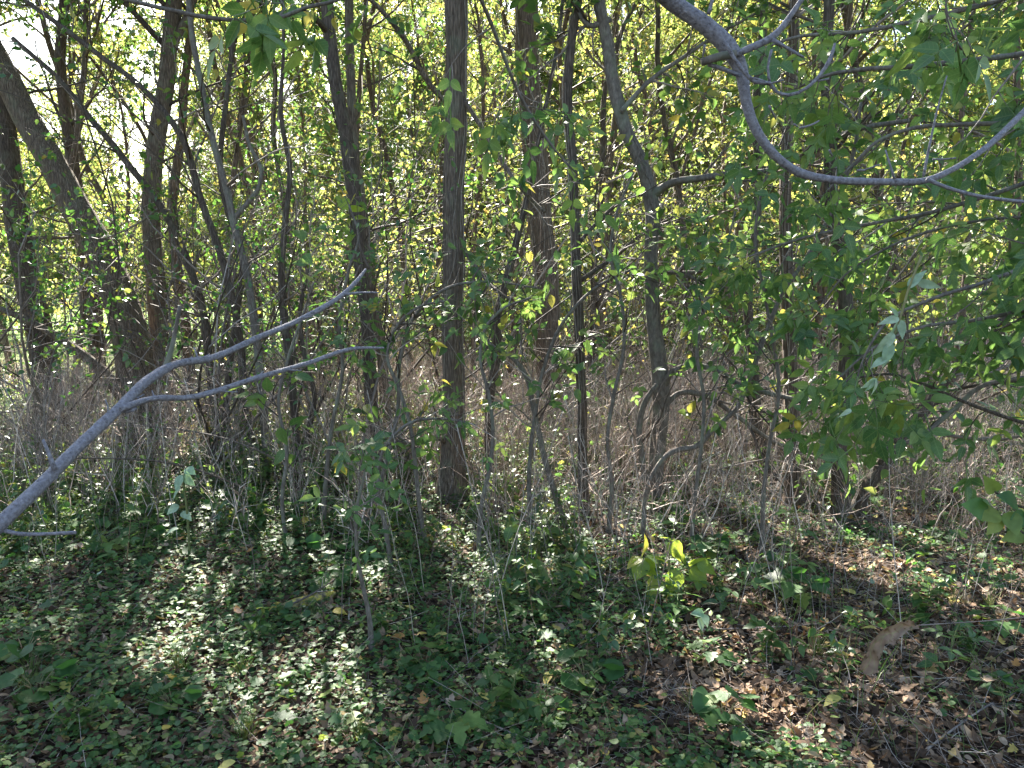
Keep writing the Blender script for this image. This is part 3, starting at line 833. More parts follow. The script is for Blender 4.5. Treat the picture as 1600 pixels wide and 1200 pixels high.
tree('tree', 'thin dark double stem among the weeds left of the dark leaning trunk', 6.3,
     [(472, 745, 13), (462, 680, 11), (455, 600, 11), (446, 520, 12), (440, 440, 11), (446, 350, 9), (452, 260, 8), (440, 170, 7), (444, 80, 5)],
     4.6, 'bark_dark', seed=28, low=[dict(n=12, t=(.2, 1), nl=3)],
     limbs=[[6.3, (474, 740, 10), (480, 680, 9), (492, 620, 8), (476, 560, 7), (470, 500, 6), (480, 420, 5)]])
tree('tree', 'crooked dark stem bending right at its top among the left shrubs', 6.8,
     [(360, 730, 11), (352, 640, 10), (360, 560, 10), (372, 480, 10), (378, 400, 10), (360, 340, 9), (345, 260, 9), (352, 180, 8), (360, 100, 7)],
     5, 'bark_dark', seed=29, low=[dict(n=12, t=(.2, 1), nl=4)])
tree('tree', 'crossing forked grey stem low at far left, in front of the bright field', 5.4,
     [(-60, 560, 10), (0, 590, 9), (60, 640, 8)], None, 'bark_smooth', cat='sapling', seed=30, sides=10,
     low=[dict(n=6, t=(.1, 1), nl=2)]) if False else None

# ---- the second row: trees further in, crowns shading the foreground; off-frame and last three added for this
G_BACK = 'trees standing deeper in the thicket'
SEC = [
 ('thin brown trunk standing in the dry weeds behind and left of the dark leaning pair', 9.5, 530, 12, .2), ('pale thin trunk far behind, seen just left of the middle trunk', 11.5, 660, 13, -.3),
 ('reddish brown trunk behind, between the slim dark trunk and the forked grey one', 10.5, 943, 18, .1), ('short-leaning dark trunk behind the vine-covered trunk, to its left', 11.0, 790, 14, .5),
 ('thin trunk far behind, right of the forked grey trunk', 10.0, 1085, 15, -.3), ('dark brown trunk behind the crossing branches, far side of the dry grass', 11.5, 1130, 20, .3),
 ('slim trunk deep in the thicket right of the straight dark trunk', 9.8, 1275, 16, .2), ('dark trunk deep behind the hanging leaves at right', 10.5, 1400, 20, -.5),
 ('thin trunk at the right edge behind the leaf curtain', 9.5, 1560, 17, .3), ('slender trunk deep in the thicket above the pale forked branch', 10.5, 415, 14, -.6),
 ('slender trunk behind the thick leaning trunk, near the bright field', 12.0, 190, 15, -.8), ('slender trunk at the far left behind the broad dark one', 11.0, 30, 14, -.4),
 ('leaning thin trunk far behind, above the dry weeds left of centre', 12.5, 480, 14, -1.2), ('tall trunk out at the left edge of the thicket', 10.0, -120, 24, -.3),
 ('tall trunk beyond the left edge of the picture', 8.6, -420, 26, .4), ('tall leafy trunk further out beyond the left edge', 11.5, -700, 26, .4), ('tall trunk beyond the right edge of the picture', 9.0, 1800, 24, .2),
 ('plain grey trunk deep in the thicket between the two trunks at the far left', 9.2, 110, 15, .1), ('thin straight trunk behind the slender leaning stems left of centre', 8.8, 335, 13, .3),
 ('thin grey trunk just right of the double stem in the dry weeds', 9.0, 495, 12, -.1)]
for k, (lab, Y, px, w, lean) in enumerate(SEC):
    foot = 600 + FPX * tan(math.atan2(CAM_Z, Y) - PITCH)
    w = w * .74
    pix = [(px, foot, w * 1.2)]
    x = px
    for h in range(1, 9):
        x += lean * 22 + rng.normal() * 9
        pix.append((x, foot - h * 90, w * (1 - .04 * h)))
    tree('tree', lab, Y, pix, 8.5, ('bark_brown', 'bark_dark', 'bark')[k % 3],
         crown=dict(t=(.28 if px < 500 or px > 1000 else .4, 1), n1=16, L1=(1.0, 2.7), n2=9, n3=5, nl=12, up=.4, size=(.055, .095), mat='leaf_back' if Y > 9.9 else 'leaf'), group=G_BACK, vines=4, sides=16,
         low=[dict(n=12, t=(.04, .4), nl=1, L=(.5, 1.5))])
# ------------------------------------------------------------------ far trees behind the thicket: prototypes, then copies
def proto_tree(label, H, spread, mat, nl, size, clump, base=.08, n1=26, lean=.15, twist=.5):
    P = [np.array([0, 0, -.1])]; R = [.055 + H * .004]
    d = nrm(np.array([rng.normal() * lean, rng.normal() * lean, 1.0]))
    while P[-1][2] < H:
        d = nrm(d + rng.normal(size=3) * .1 + np.array([0, 0, .1])); P.append(P[-1] + d * .8); R.append(max(.012, R[-1] * .87))
    P, R = smooth_path(P, R, .12, .02, rng.integers(999))
    root = empty('tree', (0, 0, 0))
    tag(root, label, 'tree', 'far trees closing the back of the thicket')
    mb = MB(); tubes(mb, P, R, 9, bark=.05); mb.build('trunk', MAT['bark_brown'], root)
    tw = MB(); lf = MB()
    Pr, Rr = resample(P, R, 20)
    A, Ra = spawn(Pr[None], Rr[None], n1, base, 1, (spread * .4, spread), (.5, 1.3), .7, 8, .35, .55); tubes(tw, A, Ra, 5)
    B, Rb = spawn(A, Ra, 7, .15, 1, (.4, 1.3), (.4, 1.1), .4, 6, .35, .6, rmin=.003); tubes(tw, B, Rb, 3, cap=False)
    C, Rc = spawn(B, Rb, 4, .2, 1, (.25, .7), (.4, 1.1), .1, 4, .3, .6, rmin=.0025); tubes(tw, C, Rc, 3, cap=False)
    foliage(lf, C, nl, FAR, size, .3, .05, jit=.05, carved=False, clump=clump)
    foliage(lf, B, nl // 2, FAR, size, .3, .3, jit=.05, carved=False, clump=clump)
    tw.build('branches', MAT['twig'], root); lf.build('foliage', MAT[mat], root)
    return root
FT = [('tall far tree with bright yellow-green backlit crown behind the thicket', 11, 3.2, 'leaf_back', 32, (.08, .13), .39),
      ('slender far tree with sparse crown letting white sky through', 10, 2.6, 'leaf_back', 12, (.07, .11), .42),
      ('low bushy far tree leafed down to the ground behind the thicket', 6.5, 2.6, 'leaf_back', 20, (.06, .10), .26),
      ('dull green far tree filling the back of the thicket', 9, 3.0, 'leaf', 30, (.08, .13), .40)]
protos = [proto_tree(l, H, s, m, nl, sz, c) for l, H, s, m, nl, sz, c in FT]
usedp = [False] * 4
def far_tree(x, y, k, rz, sc):
    loc = (x, y, 0)
    if not usedp[k]:
        o = protos[k]; o.location = loc; o.rotation_euler = (0, 0, rz); o.scale = (sc,) * 3; usedp[k] = True
        for ch in o.children: ch.location = (0, 0, 0)
    else:
        o = copy_tree(protos[k], loc, rz, sc)
    return o
FAR_POS = []
# x is given at depth y; left side is kept thin so that the field shows
for (x, y, k, sc) in [
    (-13.5, 20, 1, .9), (-10.8, 17.5, 1, .85), (-8.6, 21, 1, 1.0), (-8.2, 15.5, 2, .7), (-6.3, 18, 1, .95), (-5.5, 23, 0, .9), (-4.2, 15, 2, .9), (-3.2, 19, 3, .85), (-2.2, 24, 0, .85),
    (-1.2, 16.5, 2, 1.0), (-.3, 20.5, 0, .9), (1.2, 17.8, 3, .9), (2.2, 23, 0, 1.0), (3.2, 15.5, 2, .95), (3.9, 19.8, 0, 1.0), (5.4, 17, 3, 1.0), (6.4, 22, 0, 1.0), (6.9, 14.5, 2, 1.0),
    (8.4, 18.5, 3, 1.0), (9.3, 15.5, 3, .9), (10.4, 21, 0, 1.0), (11.4, 17, 3, .9), (13.2, 19.5, 3, 1.0), (15.5, 22, 0, 1.1), (-16.5, 25, 1, 1.1), (-12, 27, 0, 1), (-7.5, 29, 0, 1.05), (-18, 21, 1, 1), (18, 19, 3, 1),
    (-15, 33, 0, 1.3), (-11, 34, 3, 1.4), (-8, 35, 0, 1.4), (-5, 33, 3, 1.5), (-3, 36, 0, 1.5), (0, 34, 3, 1.5), (3.5, 35, 0, 1.5), (7, 36, 3, 1.5), (10, 35, 0, 1.5), (14, 34, 3, 1.5), (18, 35, 0, 1.5), (22, 33, 0, 1.4),
    (-1.0, 22, 3, 1.15), (.6, 25, 0, 1.2), (2.4, 20, 2, 1.2), (3.4, 26, 3, 1.25), (-4.5, 26, 3, 1.15), (-6.2, 21.5, 2, 1.1), (5, 24, 0, 1.2), (8, 25, 3, 1.2), (10.5, 26, 0, 1.2), (-2.2, 20, 2, 1.0), (7.5, 21, 2, 1.2), (-9.5, 25, 1, 1.1),
    (1.5, 29, 0, 1.2), (6, 31, 0, 1.2), (12, 30, 0, 1.2), (-2.8, 31, 0, 1.15)]:
    if y < 19: x, y, sc = x * 1.22, y + 4.5, sc * 1.12
    if y < 24.5 and k != 2: sc *= .68
    FAR_POS.append(far_tree(x, y, k, rng.uniform(0, 6.28), sc * rng.uniform(.92, 1.08)))
place_labels(FAR_POS, lambda o: 'far leafy tree')

# the wood on the far side of the field
def far_wood():
    mb = MB(); n = 90000
    a = rng.uniform(-1.0, 1.0, n); r = rng.uniform(62, 78, n)
    x = r * np.sin(a); y = r * np.cos(a)
    H = (9 + 19 * fnoise(np.stack([a * 16, a * 0, a * 0], -1), 3)) * np.where(a < -.12, .55, 1.05)
    z = H * rng.random(n) ** .75
    p = np.stack([x, y, z], -1)
    leaves(mb, FAR, p, rng.normal(size=(n, 3)), rng.normal(size=(n, 3)) + np.array([0, -.5, .5]), rng.uniform(.5, 1.1, n))
    o = mb.build('far_wood', MAT['leaf_back']); tag(o, kind='stuff')
far_wood()

def pole(label, H, k):
    P, R = smooth_path([(0, 0, -.1), (rng.normal() * .1, rng.normal() * .1, H * .3), (rng.normal() * .35, rng.normal() * .3, H * .65), (rng.normal() * .7, rng.normal() * .5, H)], [.04, .033, .025, .012], .1, .05, k * 7)
    root = empty('tree', (0, 0, 0)); tag(root, label, 'tree', 'bare thin poles crowding the back of the thicket')
    mb = MB(); tubes(mb, P, R, 10, bark=.06); mb.build('trunk', MAT[('bark_brown', 'bark_dark', 'bark_brown')[k % 3]], root)
    tw = MB(); lf = MB(); Pr, Rr = resample(P, R, 16)
    A, Ra = spawn(Pr[None], Rr[None], 24, .08, 1, (.4, 1.7), (.5, 1.2), .5, 8, .5, .5); tubes(tw, A, Ra, 5)
    B, Rb = spawn(A, Ra, 7, .15, 1, (.2, .8), (.4, 1.1), .2, 6, .4, .6, rmin=.002); tubes(tw, B, Rb, 3, cap=False)
    C, Rc = spawn(B, Rb, 3, .2, 1, (.1, .3), (.4, 1.1), .1, 4, .3, .6, rmin=.0015); tubes(tw, C, Rc, 3, cap=False)
    foliage(lf, C, 2, OVAL, (.05, .08), .3, .3, carved=False)
    tw.build('twigs', MAT['twig'], root); lf.build('foliage', MAT['leaf_back'], root); return root
poles = [pole('thin twiggy pole tree, reddish brown, deep in the thicket', 6.5, 0), pole('thin dark crooked pole tree deep in the thicket', 5.5, 1), pole('thin leaning pole tree with sparse small leaves deep in the thicket', 7, 2)]
up_ = [False] * 3
PL = []
for k, (x, y) in enumerate([(-1.9, 10.3), (-1.2, 11.8), (-.5, 9.9), (.35, 11.2), (1.0, 9.7), (1.5, 12.4), (2.1, 11.1), (2.7, 12.9), (3.3, 11.9), (4.4, 12.2), (5.3, 11.3), (-2.9, 11.2), (-3.9, 12.6), (-5.1, 11.4), (-6.3, 12.9), (.1, 13.4), (6.2, 12.6), (3.9, 9.9), (-.9, 13.6), (7.2, 13.2)]):
    j = k % 3; rz, sc = rng.uniform(0, 6.28), rng.uniform(.85, 1.2)
    if not up_[j]:
        o = poles[j]; o.location = (x, y, 0); o.rotation_euler = (0, 0, rz); o.scale = (sc,) * 3; up_[j] = True
    else: o = copy_tree(poles[j], (x, y, 0), rz, sc)
    PL.append(o)
place_labels(PL, lambda o: 'thin pole tree')

# ------------------------------------------------------------------ low shrubs inside the thicket
def proto_shrub(label, H, stems, mat, nl, size, tm, spread=.5, name='shrub', twmat='twig', group=None, n2=6, n3=4, cat='shrub', r=.009, leafz=None, clump=0, at=None):
    root = empty(name, (0, 0, 0) if at is None else at); tag(root, label, cat, group)
    tw = MB(); lf = MB()
    base = np.stack([rng.normal(0, .06, stems), rng.normal(0, .06, stems), np.full(stems, -.03)], -1) + np.array(at if at is not None else (0, 0, 0))
    d = nrm(np.stack([rng.normal(0, spread, stems), rng.normal(0, spread, stems), np.ones(stems)], -1))
    L = rng.uniform(.6, 1.1, stems) * H; pts = [base]; K = 9
    for k in range(K - 1):
        d = nrm(d + rng.normal(size=d.shape) * .14 + np.array([0, 0, -.02])); pts.append(pts[-1] + d * (L / (K - 1))[:, None])
    P = np.stack(pts, 1); R = r * rng.uniform(.7, 1.3, stems)[:, None] * np.linspace(1, .3, K)
    tubes(tw, P, R, 6)
    A, Ra = spawn(P, R, n2, .2, 1, (.2 * H, .45 * H), (.4, 1.1), .1, 6, .4, .6, rmin=.0015)
    if at is not None: A, Ra = carve_tw(A, Ra)
    tubes(tw, A, Ra, 4, cap=False)
    B, Rb = spawn(A, Ra, n3, .15, 1, (.08 * H, .22 * H), (.4, 1.1), .0, 4, .3, .6, rmin=.001)
    if at is not None: B, Rb = carve_tw(B, Rb)
    tubes(tw, B, Rb, 3, cap=False)
    if nl:
        foliage(lf, B, nl, tm, size, .25, .2, jit=.008, carved=at is not None, zmin=leafz, clump=clump)
    tw.build('stems', MAT[twmat], root)
    if lf.n: lf.build('foliage', MAT[mat], root)
    return root

def scatter(protos, spots, smin=.8, smax=1.2):
    used = [False] * len(protos)
    out = []
    for k, (x, y) in enumerate(spots):
        j = int(rng.integers(len(protos)))
        loc = (x, y, float(hgt(x, y))); rz = rng.uniform(0, 6.28); sc = rng.uniform(smin, smax)
        if not used[j]:
            o = protos[j]; o.location = loc; o.rotation_euler = (0, 0, rz); o.scale = (sc,) * 3; used[j] = True
        else: o = copy_tree(protos[j], loc, rz, sc)
        out.append(o)
    for j, u in enumerate(used):
        if not u:
            for ch in list(protos[j].children): bpy.data.objects.remove(ch)
            bpy.data.objects.remove(protos[j])
    return out

def field(n, y0, y1, dens=None, wide=1.08, mind=.0):
    """spots inside the view wedge"""
    out = []
    tries = 0
    while len(out) < n and tries < n * 60:
        tries += 1
        y = math.sqrt(rng.uniform(y0 * y0, y1 * y1)); x = rng.uniform(-1, 1) * y * .67 * wide
        if dens is not None and rng.random() > dens(x, y): continue
        if abs(x + .42) < .28 and 4.7 < y < 5.75: continue
        if y < 6 and max(sunlit(np.array([x, x - SUN_H[0] * .2]), np.array([y, y - SUN_H[1] * .2]))) > .35: continue
        if mind and any((x - a) ** 2 + (y - b) ** 2 < mind * mind for a, b in out): continue
        out.append((x, y))
    return out

GS = 'small-leaved shrubs in the left half of the thicket'
LS = [('many-stemmed shrub with small dark green leaves', 3.0, 7, 'leaf_dark', 11, (.035, .06), OVAL, .32, dict(r=.013, n2=8, n3=5, leafz=.5)),
      ('open grey-twigged shrub with few small leaves', 3.2, 7, 'leaf_dark', 3, (.035, .055), OVAL, .4, dict(r=.012, n2=9, n3=6, leafz=.4)),
      ('tall arching shrub with glossy small leaves', 3.9, 6, 'leaf_dark', 9, (.04, .065), OVAL, .3, dict(r=.014, n2=9, n3=5, leafz=.6))]
sp = [(-3.9, 6.3, 'low at the left edge'), (-3.2, 6.9, 'in front of the broad far left trunk'), (-2.5, 6.1, 'below the two left trunks'), (-4.3, 7.4, 'against the far left edge by the field'), (-2.9, 7.9, 'at the foot of the thick leaning trunk'), (-1.9, 6.9, 'among the slender leaning stems'),
      (-1.5, 7.9, 'behind the slender leaning stems'), (-5.0, 8.6, 'deeper at the left edge'), (-3.6, 8.9, 'behind the thick leaning trunk'), (-2.2, 9.2, 'deep behind the reddish brown trunk'), (-5.6, 7.2, 'beyond the left edge'), (-1.3, 6.0, 'left of the dark leaning pair'), (-4.9, 6.3, 'outermost beyond the left edge'), (-.7, 8.4, 'behind the thin grey trunk left of centre')]
for k, (x, y, w) in enumerate(sp):
    l, H, st, m, nl, sz, tm, spr, kw = LS[(k * 2) % 3]
    H = H * rng.uniform(.8, 1.12)
    proto_shrub(l + ' ' + w, H, st, m, nl, sz, tm, spr, group=GS, at=(x, y, float(hgt(x, y))), **kw)
GR = 'shrubs with larger leaves in the right half of the thicket'
RS = [('loose broad-leaved shrub', 2.8, 5, 'leaf', 5, (.06, .10), OVAL, .4, dict(r=.012, n2=7, n3=4, leafz=.8)),
      ('tangled brown-twigged shrub', 2.6, 8, 'leaf', 2, (.05, .09), OVAL, .5, dict(r=.010, n2=9, n3=6, leafz=.6))]
sp = [(2.6, 7.6, 'behind the straight dark trunk'), (3.6, 6.6, 'behind the stout trunk at right'), (4.6, 8.0, 'near the right edge behind the leaf curtain'), (1.7, 8.6, 'behind the forked grey trunk'), (3.2, 9.2, 'deeper behind the dark trunk at right'), (5.2, 9.0, 'deep at the right edge'), (4.1, 7.4, 'behind the far-leaning trunk'), (.6, 9.4, 'right of the vine-covered trunk'),
      (2.3, 10.2, 'far back between the two forked trunks'), (.2, 7.6, 'just in front of the vine-covered trunk'), (5.6, 7.6, 'cut by the right edge'), (1.1, 11, 'far back right of centre'), (4, 10.6, 'far back behind the leaf curtain'), (6.2, 10.3, 'furthest right at the back'), (-.6, 10.5, 'far back behind the middle trunk')]
for k, (x, y, w) in enumerate(sp):
    l, H, st, m, nl, sz, tm, spr, kw = RS[k % 2]
    proto_shrub(l + ' ' + w, H * rng.uniform(.8, 1.2), st, m, nl, sz, tm, spr, group=GR, at=(x, y, float(hgt(x, y))), **kw)
# bright brush further back
GB = 'sunlit brush behind the dry grass'
brush = [proto_shrub('sunlit yellow-green brush behind the band of dry grass', 2.6, 8, 'leaf_back', 4, (.06, .10), FAR, .45, group=GB, r=.010, n2=8, n3=5),
         proto_shrub('bare brown brush tangle behind the band of dry grass', 2.2, 12, 'leaf_back', 1, (.05, .09), FAR, .5, group=GB, r=.009, n2=9, n3=6)]
sp = field(38, 10.5, 16.5, lambda x, y: .35 if x < -4 else 1, 1.1, .7)
place_labels(scatter(brush, sp, .75, 1.3), lambda o: 'low sunlit brush')

# ------------------------------------------------------------------ dry weeds and grass
def dry_mass():
    mb = MB()
    # fine tan stems in the band behind the front trunks
    n = 12500
    n = 14500; y = np.sqrt(rng.uniform(4.5 ** 2, 13.5 ** 2, n)); x = rng.uniform(-1, 1, n) * y * .74
    den = .25 + .75 * fnoise(np.stack([x * .8, y * .8, x * 0 + 2], -1), 2) * 1.4
    den = den * np.where(x < -.2 * y, .3, 1) * np.where(y < 5.5, .5, 1) * np.where((np.abs(x + .42) < .32) & (y < 5.75), .1, 1)
    k = rng.random(n) < den
    x, y = x[k], y[k]; n = len(x)
    H = rng.uniform(.3, .85, n) * (.35 + 1.3 * vnoise(np.stack([x * 1.4, y * 1.4, x * 0], -1)))
    sp_ = rng.choice([.15, .35, .9], n, p=[.45, .35, .2])
    d = nrm(np.stack([rng.normal(0, 1, n) * sp_, rng.normal(0, 1, n) * sp_, np.ones(n)], -1))
    pts = [np.stack([x, y, hgt(x, y) - .02], -1)]
    for j in range(4):
        d = nrm(d + rng.normal(size=d.shape) * .2 + np.array([0, 0, -.03 * j])); pts.append(pts[-1] + d * (H / 4)[:, None])
    P = np.stack(pts, 1); r = rng.uniform(.0018, .0055, n)
    tubes(mb, P, r[:, None] * np.linspace(1, .45, 5), 3, cap=False)
    # side twigs on every third stem
    q = P[::2]; A, Ra = spawn(q, r[::2, None] * np.ones(5), 6, .3, 1, (.08, .28), (.4, 1.0), .2, 3, .3, .7, rmin=.0013)
    tubes(mb, A, Ra, 3, cap=False)
    tag(mb.build('dry_weeds', MAT['straw']), kind='stuff')
dry_mass()

def undergrowth():
    """low leafy growth among the dry stems, too dense to count"""
    lf = MB(); st = MB()
    n = 13000
    y = np.sqrt(rng.uniform(4.3 ** 2, 11.5 ** 2, n)); x = rng.uniform(-1, 1, n) * y * .74
    den = fnoise(np.stack([x * 1.1, y * 1.1, x * 0 + 6], -1), 2)
    k = rng.random(n) < np.clip((den - .36) * 3.0, .05, 1) * np.where((y < 5.6) & (x > -.3), .5, 1)
    k &= ~((y < 6.3) & (sunlit(x, y) > .3))
    x, y = x[k], y[k]; n = len(x)
    H = rng.uniform(.12, .5, n) * np.where(y > 5.6, 1.35, 1)
    d = nrm(np.stack([rng.normal(0, .3, n), rng.normal(0, .3, n), np.ones(n)], -1)); pts = [np.stack([x, y, hgt(x, y) - .02], -1)]
    for j in range(4):
        d = nrm(d + rng.normal(size=d.shape) * .15); pts.append(pts[-1] + d * (H / 4)[:, None])
    P = np.stack(pts, 1)
    tubes(st, P, np.full((n, 5), .0016), 3, cap=False)
    p, Tn = along(P, 9, .25)
    dd = nrm(np.cross(Tn, rng.normal(size=Tn.shape)) + np.array([0, 0, -.1])); nn = nrm(rng.normal(size=Tn.shape) * .5 + np.array([0, 0, 1]))
    leaves(lf, OVAL, p, dd, nn, rng.uniform(.025, .06, len(p)))
    root = empty('undergrowth', (0, 0, 0)); tag(root, kind='stuff')
    tag(st.build('stems', MAT['green_stem'], root), kind='stuff'); tag(lf.build('leaves', MAT['leaf'], root), kind='stuff')
undergrowth()

# dead sticks leaning at all angles through the middle distance
STK = []
for k in range(46):
    y = rng.uniform(5.4, 9.5); x = rng.uniform(-1, 1) * y * .66; L = rng.uniform(.7, 2.0); az = rng.uniform(0, 6.28); el = rng.uniform(.25, 1.2)
    h0 = float(hgt(x, y)); e = np.array([cos(az) * cos(el), sin(az) * cos(el), sin(el)]) * L
    w = rng.uniform(.004, .011)
    P, R = smooth_path([np.array([x, y, h0 - .02]), np.array([x, y, h0]) + e * .45 + rng.normal(size=3) * .05, np.array([x, y, h0]) + e + np.array([0, 0, -.15 * L * rng.random()])], [w, w * .8, w * .35], .04, .02, k)
    if P[0][1] < 5.3: continue
    mb = MB(); tubes(mb, P, R, 6); S, Sr = resample(P, R, 10)
    A, Ra = spawn(S[None], Sr[None], 7, .3, 1, (.1, .5), (.4, 1.0), .2, 5, .3, .5, rmin=.0015); tubes(mb, A, Ra, 4)
    o = tag(mb.build('dead_stick', MAT['twig' if k % 2 else 'straw_grey']), 'leaning dead stick', 'dead stick', 'dead sticks leaning through the weeds')
    class _S:
        def __init__(s, x, y, o): s.location = (x, y, 0); s.o = o
        def __setitem__(s, k, v): s.o[k] = v
    STK.append(_S(x, y, o))
place_labels(STK, lambda o: 'leaning dead stick', True)
# dry weed stalks standing in front (prototypes + copies)
def proto_stalk(label, H, side, n=1, mat='straw_grey', group='dead weed stalks standing along the front of the thicket', lean=.08):
    mb = MB()
    base = np.stack([rng.normal(0, .02, n), rng.normal(0, .02, n), np.full(n, -.02)], -1)
    d = nrm(np.stack([rng.normal(0, lean, n), rng.normal(0, lean, n), np.ones(n)], -1)); pts = [base]
    for j in range(7):
        d = nrm(d + rng.normal(size=d.shape) * .06); pts.append(pts[-1] + d * H / 7)
    P = np.stack(pts, 1); R = rng.uniform(.0016, .0028, n)[:, None] * np.linspace(1, .5, 8)
    tubes(mb, P, R, 4)
    if side:
        A, Ra = spawn(P, R, side, .45, 1, (.06, .2), (.35, .8), .3, 4, .2, .8, rmin=.0009); tubes(mb, A, Ra, 3, cap=False)
        B, Rb = spawn(A, Ra, 3, .3, 1, (.02, .06), (.4, .9), .2, 3, .2, .8, rmin=.0008); tubes(mb, B, Rb, 3, cap=False)
    o = mb.build('weed_stalk', MAT[mat])
    tag(o, label, 'dead stalk', group)
    return o
def scatter1(protos, spots, smin=.8, smax=1.2, ztilt=0):
    used = [False] * len(protos); out = []
    for (x, y) in spots:
        j = int(rng.integers(len(protos))); o = protos[j]
        if used[j]: o = protos[j].copy(); COL.objects.link(o)
        used[j] = True
        o.location = (x, y, float(hgt(x, y))); o.rotation_euler = (rng.normal() * ztilt, rng.normal() * ztilt, rng.uniform(0, 6.28)); o.scale = (rng.uniform(smin, smax),) * 3
        out.append(o)
    return out
stalks = [proto_stalk('branched grey dead weed stalk at the front of the thicket', .85, 9), proto_stalk('tall dead weed stalk with fine upswept side twigs', 1.0, 12),
          proto_stalk('bare thin pale stalk standing straight up', .75, 0, lean=.03), proto_stalk('short branched dead weed stalk', .55, 7), proto_stalk('bent bare pale stalk', .65, 2, lean=.2)]
sp = field(170, 4.3, 6.3, lambda x, y: 1 if x < -.25 * y else .45, 1.0)
sp += field(110, 3.0, 4.8, lambda x, y: .8 if x > -.3 else .25, 1.0)
SK = {'branched grey': 'branched grey dead stalk', 'tall dead': 'finely twigged tall dead stalk', 'bare thin': 'bare straight pale stalk', 'short bran': 'short branched dead stalk', 'bent bare': 'bent bare pale stalk'}
place_labels(scatter1(stalks, sp, .75, 1.15, .06), lambda o: next(v for k, v in SK.items() if o['label'].startswith(k)), True)
# clumps of fine upright stems in the left front
GC = 'clumps of fine dead stems under the left trunks'
clumps = [proto_stalk('dense clump of fine grey dead stems under the left trunks', .9, 6, 14, 'straw_grey', GC, .14), proto_stalk('clump of straw-brown dead stems under the left trunks', .75, 4, 16, 'straw', GC, .2)]
for c in clumps: c.name = 'weed_clump'; c['category'] = 'weed clump'
sp = field(110, 4.9, 8.0, lambda x, y: 1 if x < -.1 * y else .8, 1.05)
place_labels(scatter1(clumps, sp, .7, 1.15, .03), lambda o: 'clump of dead stems', True)
# ------------------------------------------------------------------ overhanging branches near the camera
def near_tree(label, trunk, tr, limbs, leafmat='leaf_near', mat='bark_pale', cat='tree', name='tree', trunk_mat='bark', extra_leaf=None, cr=None):
    """limbs: dicts(start=world point or None, Y, pix, mat, fol=dict or None); the tree itself stands outside the frame"""
    tp, trr = smooth_path(trunk, tr, .05, .01, rng.integers(99))
    root = empty(name, (tp[0][0], tp[0][1], 0)); tag(root, label, cat)
    mb = MB(); tubes(mb, tp, trr, 24, bark=.05); mb.build('trunk', MAT[trunk_mat], root)
    tw = MB(); lf = MB()
    for l in limbs:
        pts, rad = [], []
        for q in l.get('start', []):
            pts.append(np.array(q[:3], float)); rad.append(q[3] * .74)
        for q in l['pix']:
            p, t = PT(q[0], q[1], q[3] if len(q) > 3 else l['Y']); pts.append(p); rad.append(q[2] * .74 / 2 / FPX * t)
        P, R = smooth_path(pts, rad, .012, l.get('jit', .0045), rng.integers(999))
        for q_ in np.cumsum(rng.uniform(.06, .16, 40)):   # swollen bud scars
            R = R * (1 + .10 * l.get('knob', 1) * np.exp(-((np.arange(len(P)) * .012 - q_) / .010) ** 2))
        k = np.arange(len(P)) * .012
        kn = .04 * np.maximum(0, fnoise(np.stack([k * 16, k * 0 + len(pts), k * 0], -1), 2) - .55) * 6 * l.get('knob', 1)
        b = MB(); tubes(b, P, R * (1 + kn), 16, bark=.05); b.build(l.get('name', 'limb'), MAT[l.get('mat', mat)], root)
        if l.get('mat', mat) == 'bark_pale' and len(P) > 20:      # buds and short spurs
            S, Sr = resample(P, R, 14)
            A, Ra = spawn(S[None], Sr[None], max(3, len(P) // 9), .05, .98, (.012, .04), (.5, 1.1), .3, 4, .3, .3, rmin=.0022, taper=.5)
            bb = MB(); tubes(bb, A, Ra, 6); bb.build('buds', MAT['bark_pale'], root)
        f = l.get('fol')
        if f:
            ff = dict(n=8, L=(.1, .35), n2=2, L2=(.06, .18), nl=2, tm=ELDER3, size=(.12, .18), up=-.1, droop=.7, t=(.15, 1), ml=3); ff.update(f)
            S, Sr = resample(P, R, 14)
            A, Ra = spawn(S[None], Sr[None], ff['n'], ff['t'][0], ff['t'][1], ff['L'], (.4, 1.2), ff['up'], 6, .35, .5); tubes(tw, A, Ra, 5)
            tgt = [A]
            if ff['n2']:
                B, Rb = spawn(A, Ra, ff['n2'], .3, 1, ff['L2'], (.4, 1.1), -.1, 4, .3, .7, rmin=.001); tubes(tw, B, Rb, 4, cap=False); tgt.append(B)
            for T_ in tgt:
                p, Tn = along(T_, ff['nl'], .45)
                d = nrm(Tn * .5 + rng.normal(size=p.shape) * .6 + np.array([0, 0, -ff['droop']]))
                nn = nrm(rng.normal(size=p.shape) * .45 + np.array([0, -.55, .8])); kc = carve(p); p, d, nn = p[kc], d[kc], nn[kc]
                leaves(lf, ff['tm'], p, d, nn, rng.uniform(ff['size'][0], ff['size'][1], len(p)), curl=(-.7, .1))
    if cr is not None:
        Pr, Rr = resample(tp, trr, 16)
        A, Ra = spawn(Pr[None], Rr[None], cr[0], .6, 1, cr[1], (.6, 1.3), .4, 8, .3, .6); tubes(tw, A, Ra, 5)
        B, Rb = spawn(A, Ra, 7, .25, 1, (.4, 1.0), (.5, 1.1), .2, 6, .35, .6); tubes(tw, B, Rb, 4)
        foliage(lf, B, 14, OVAL, (.07, .11), .3, .1, zmin=2.7)
    if tw.n: tw.build('twigs', MAT['twig'], root)
    if lf.n: lf.build('foliage', MAT[leafmat], root)
    return root

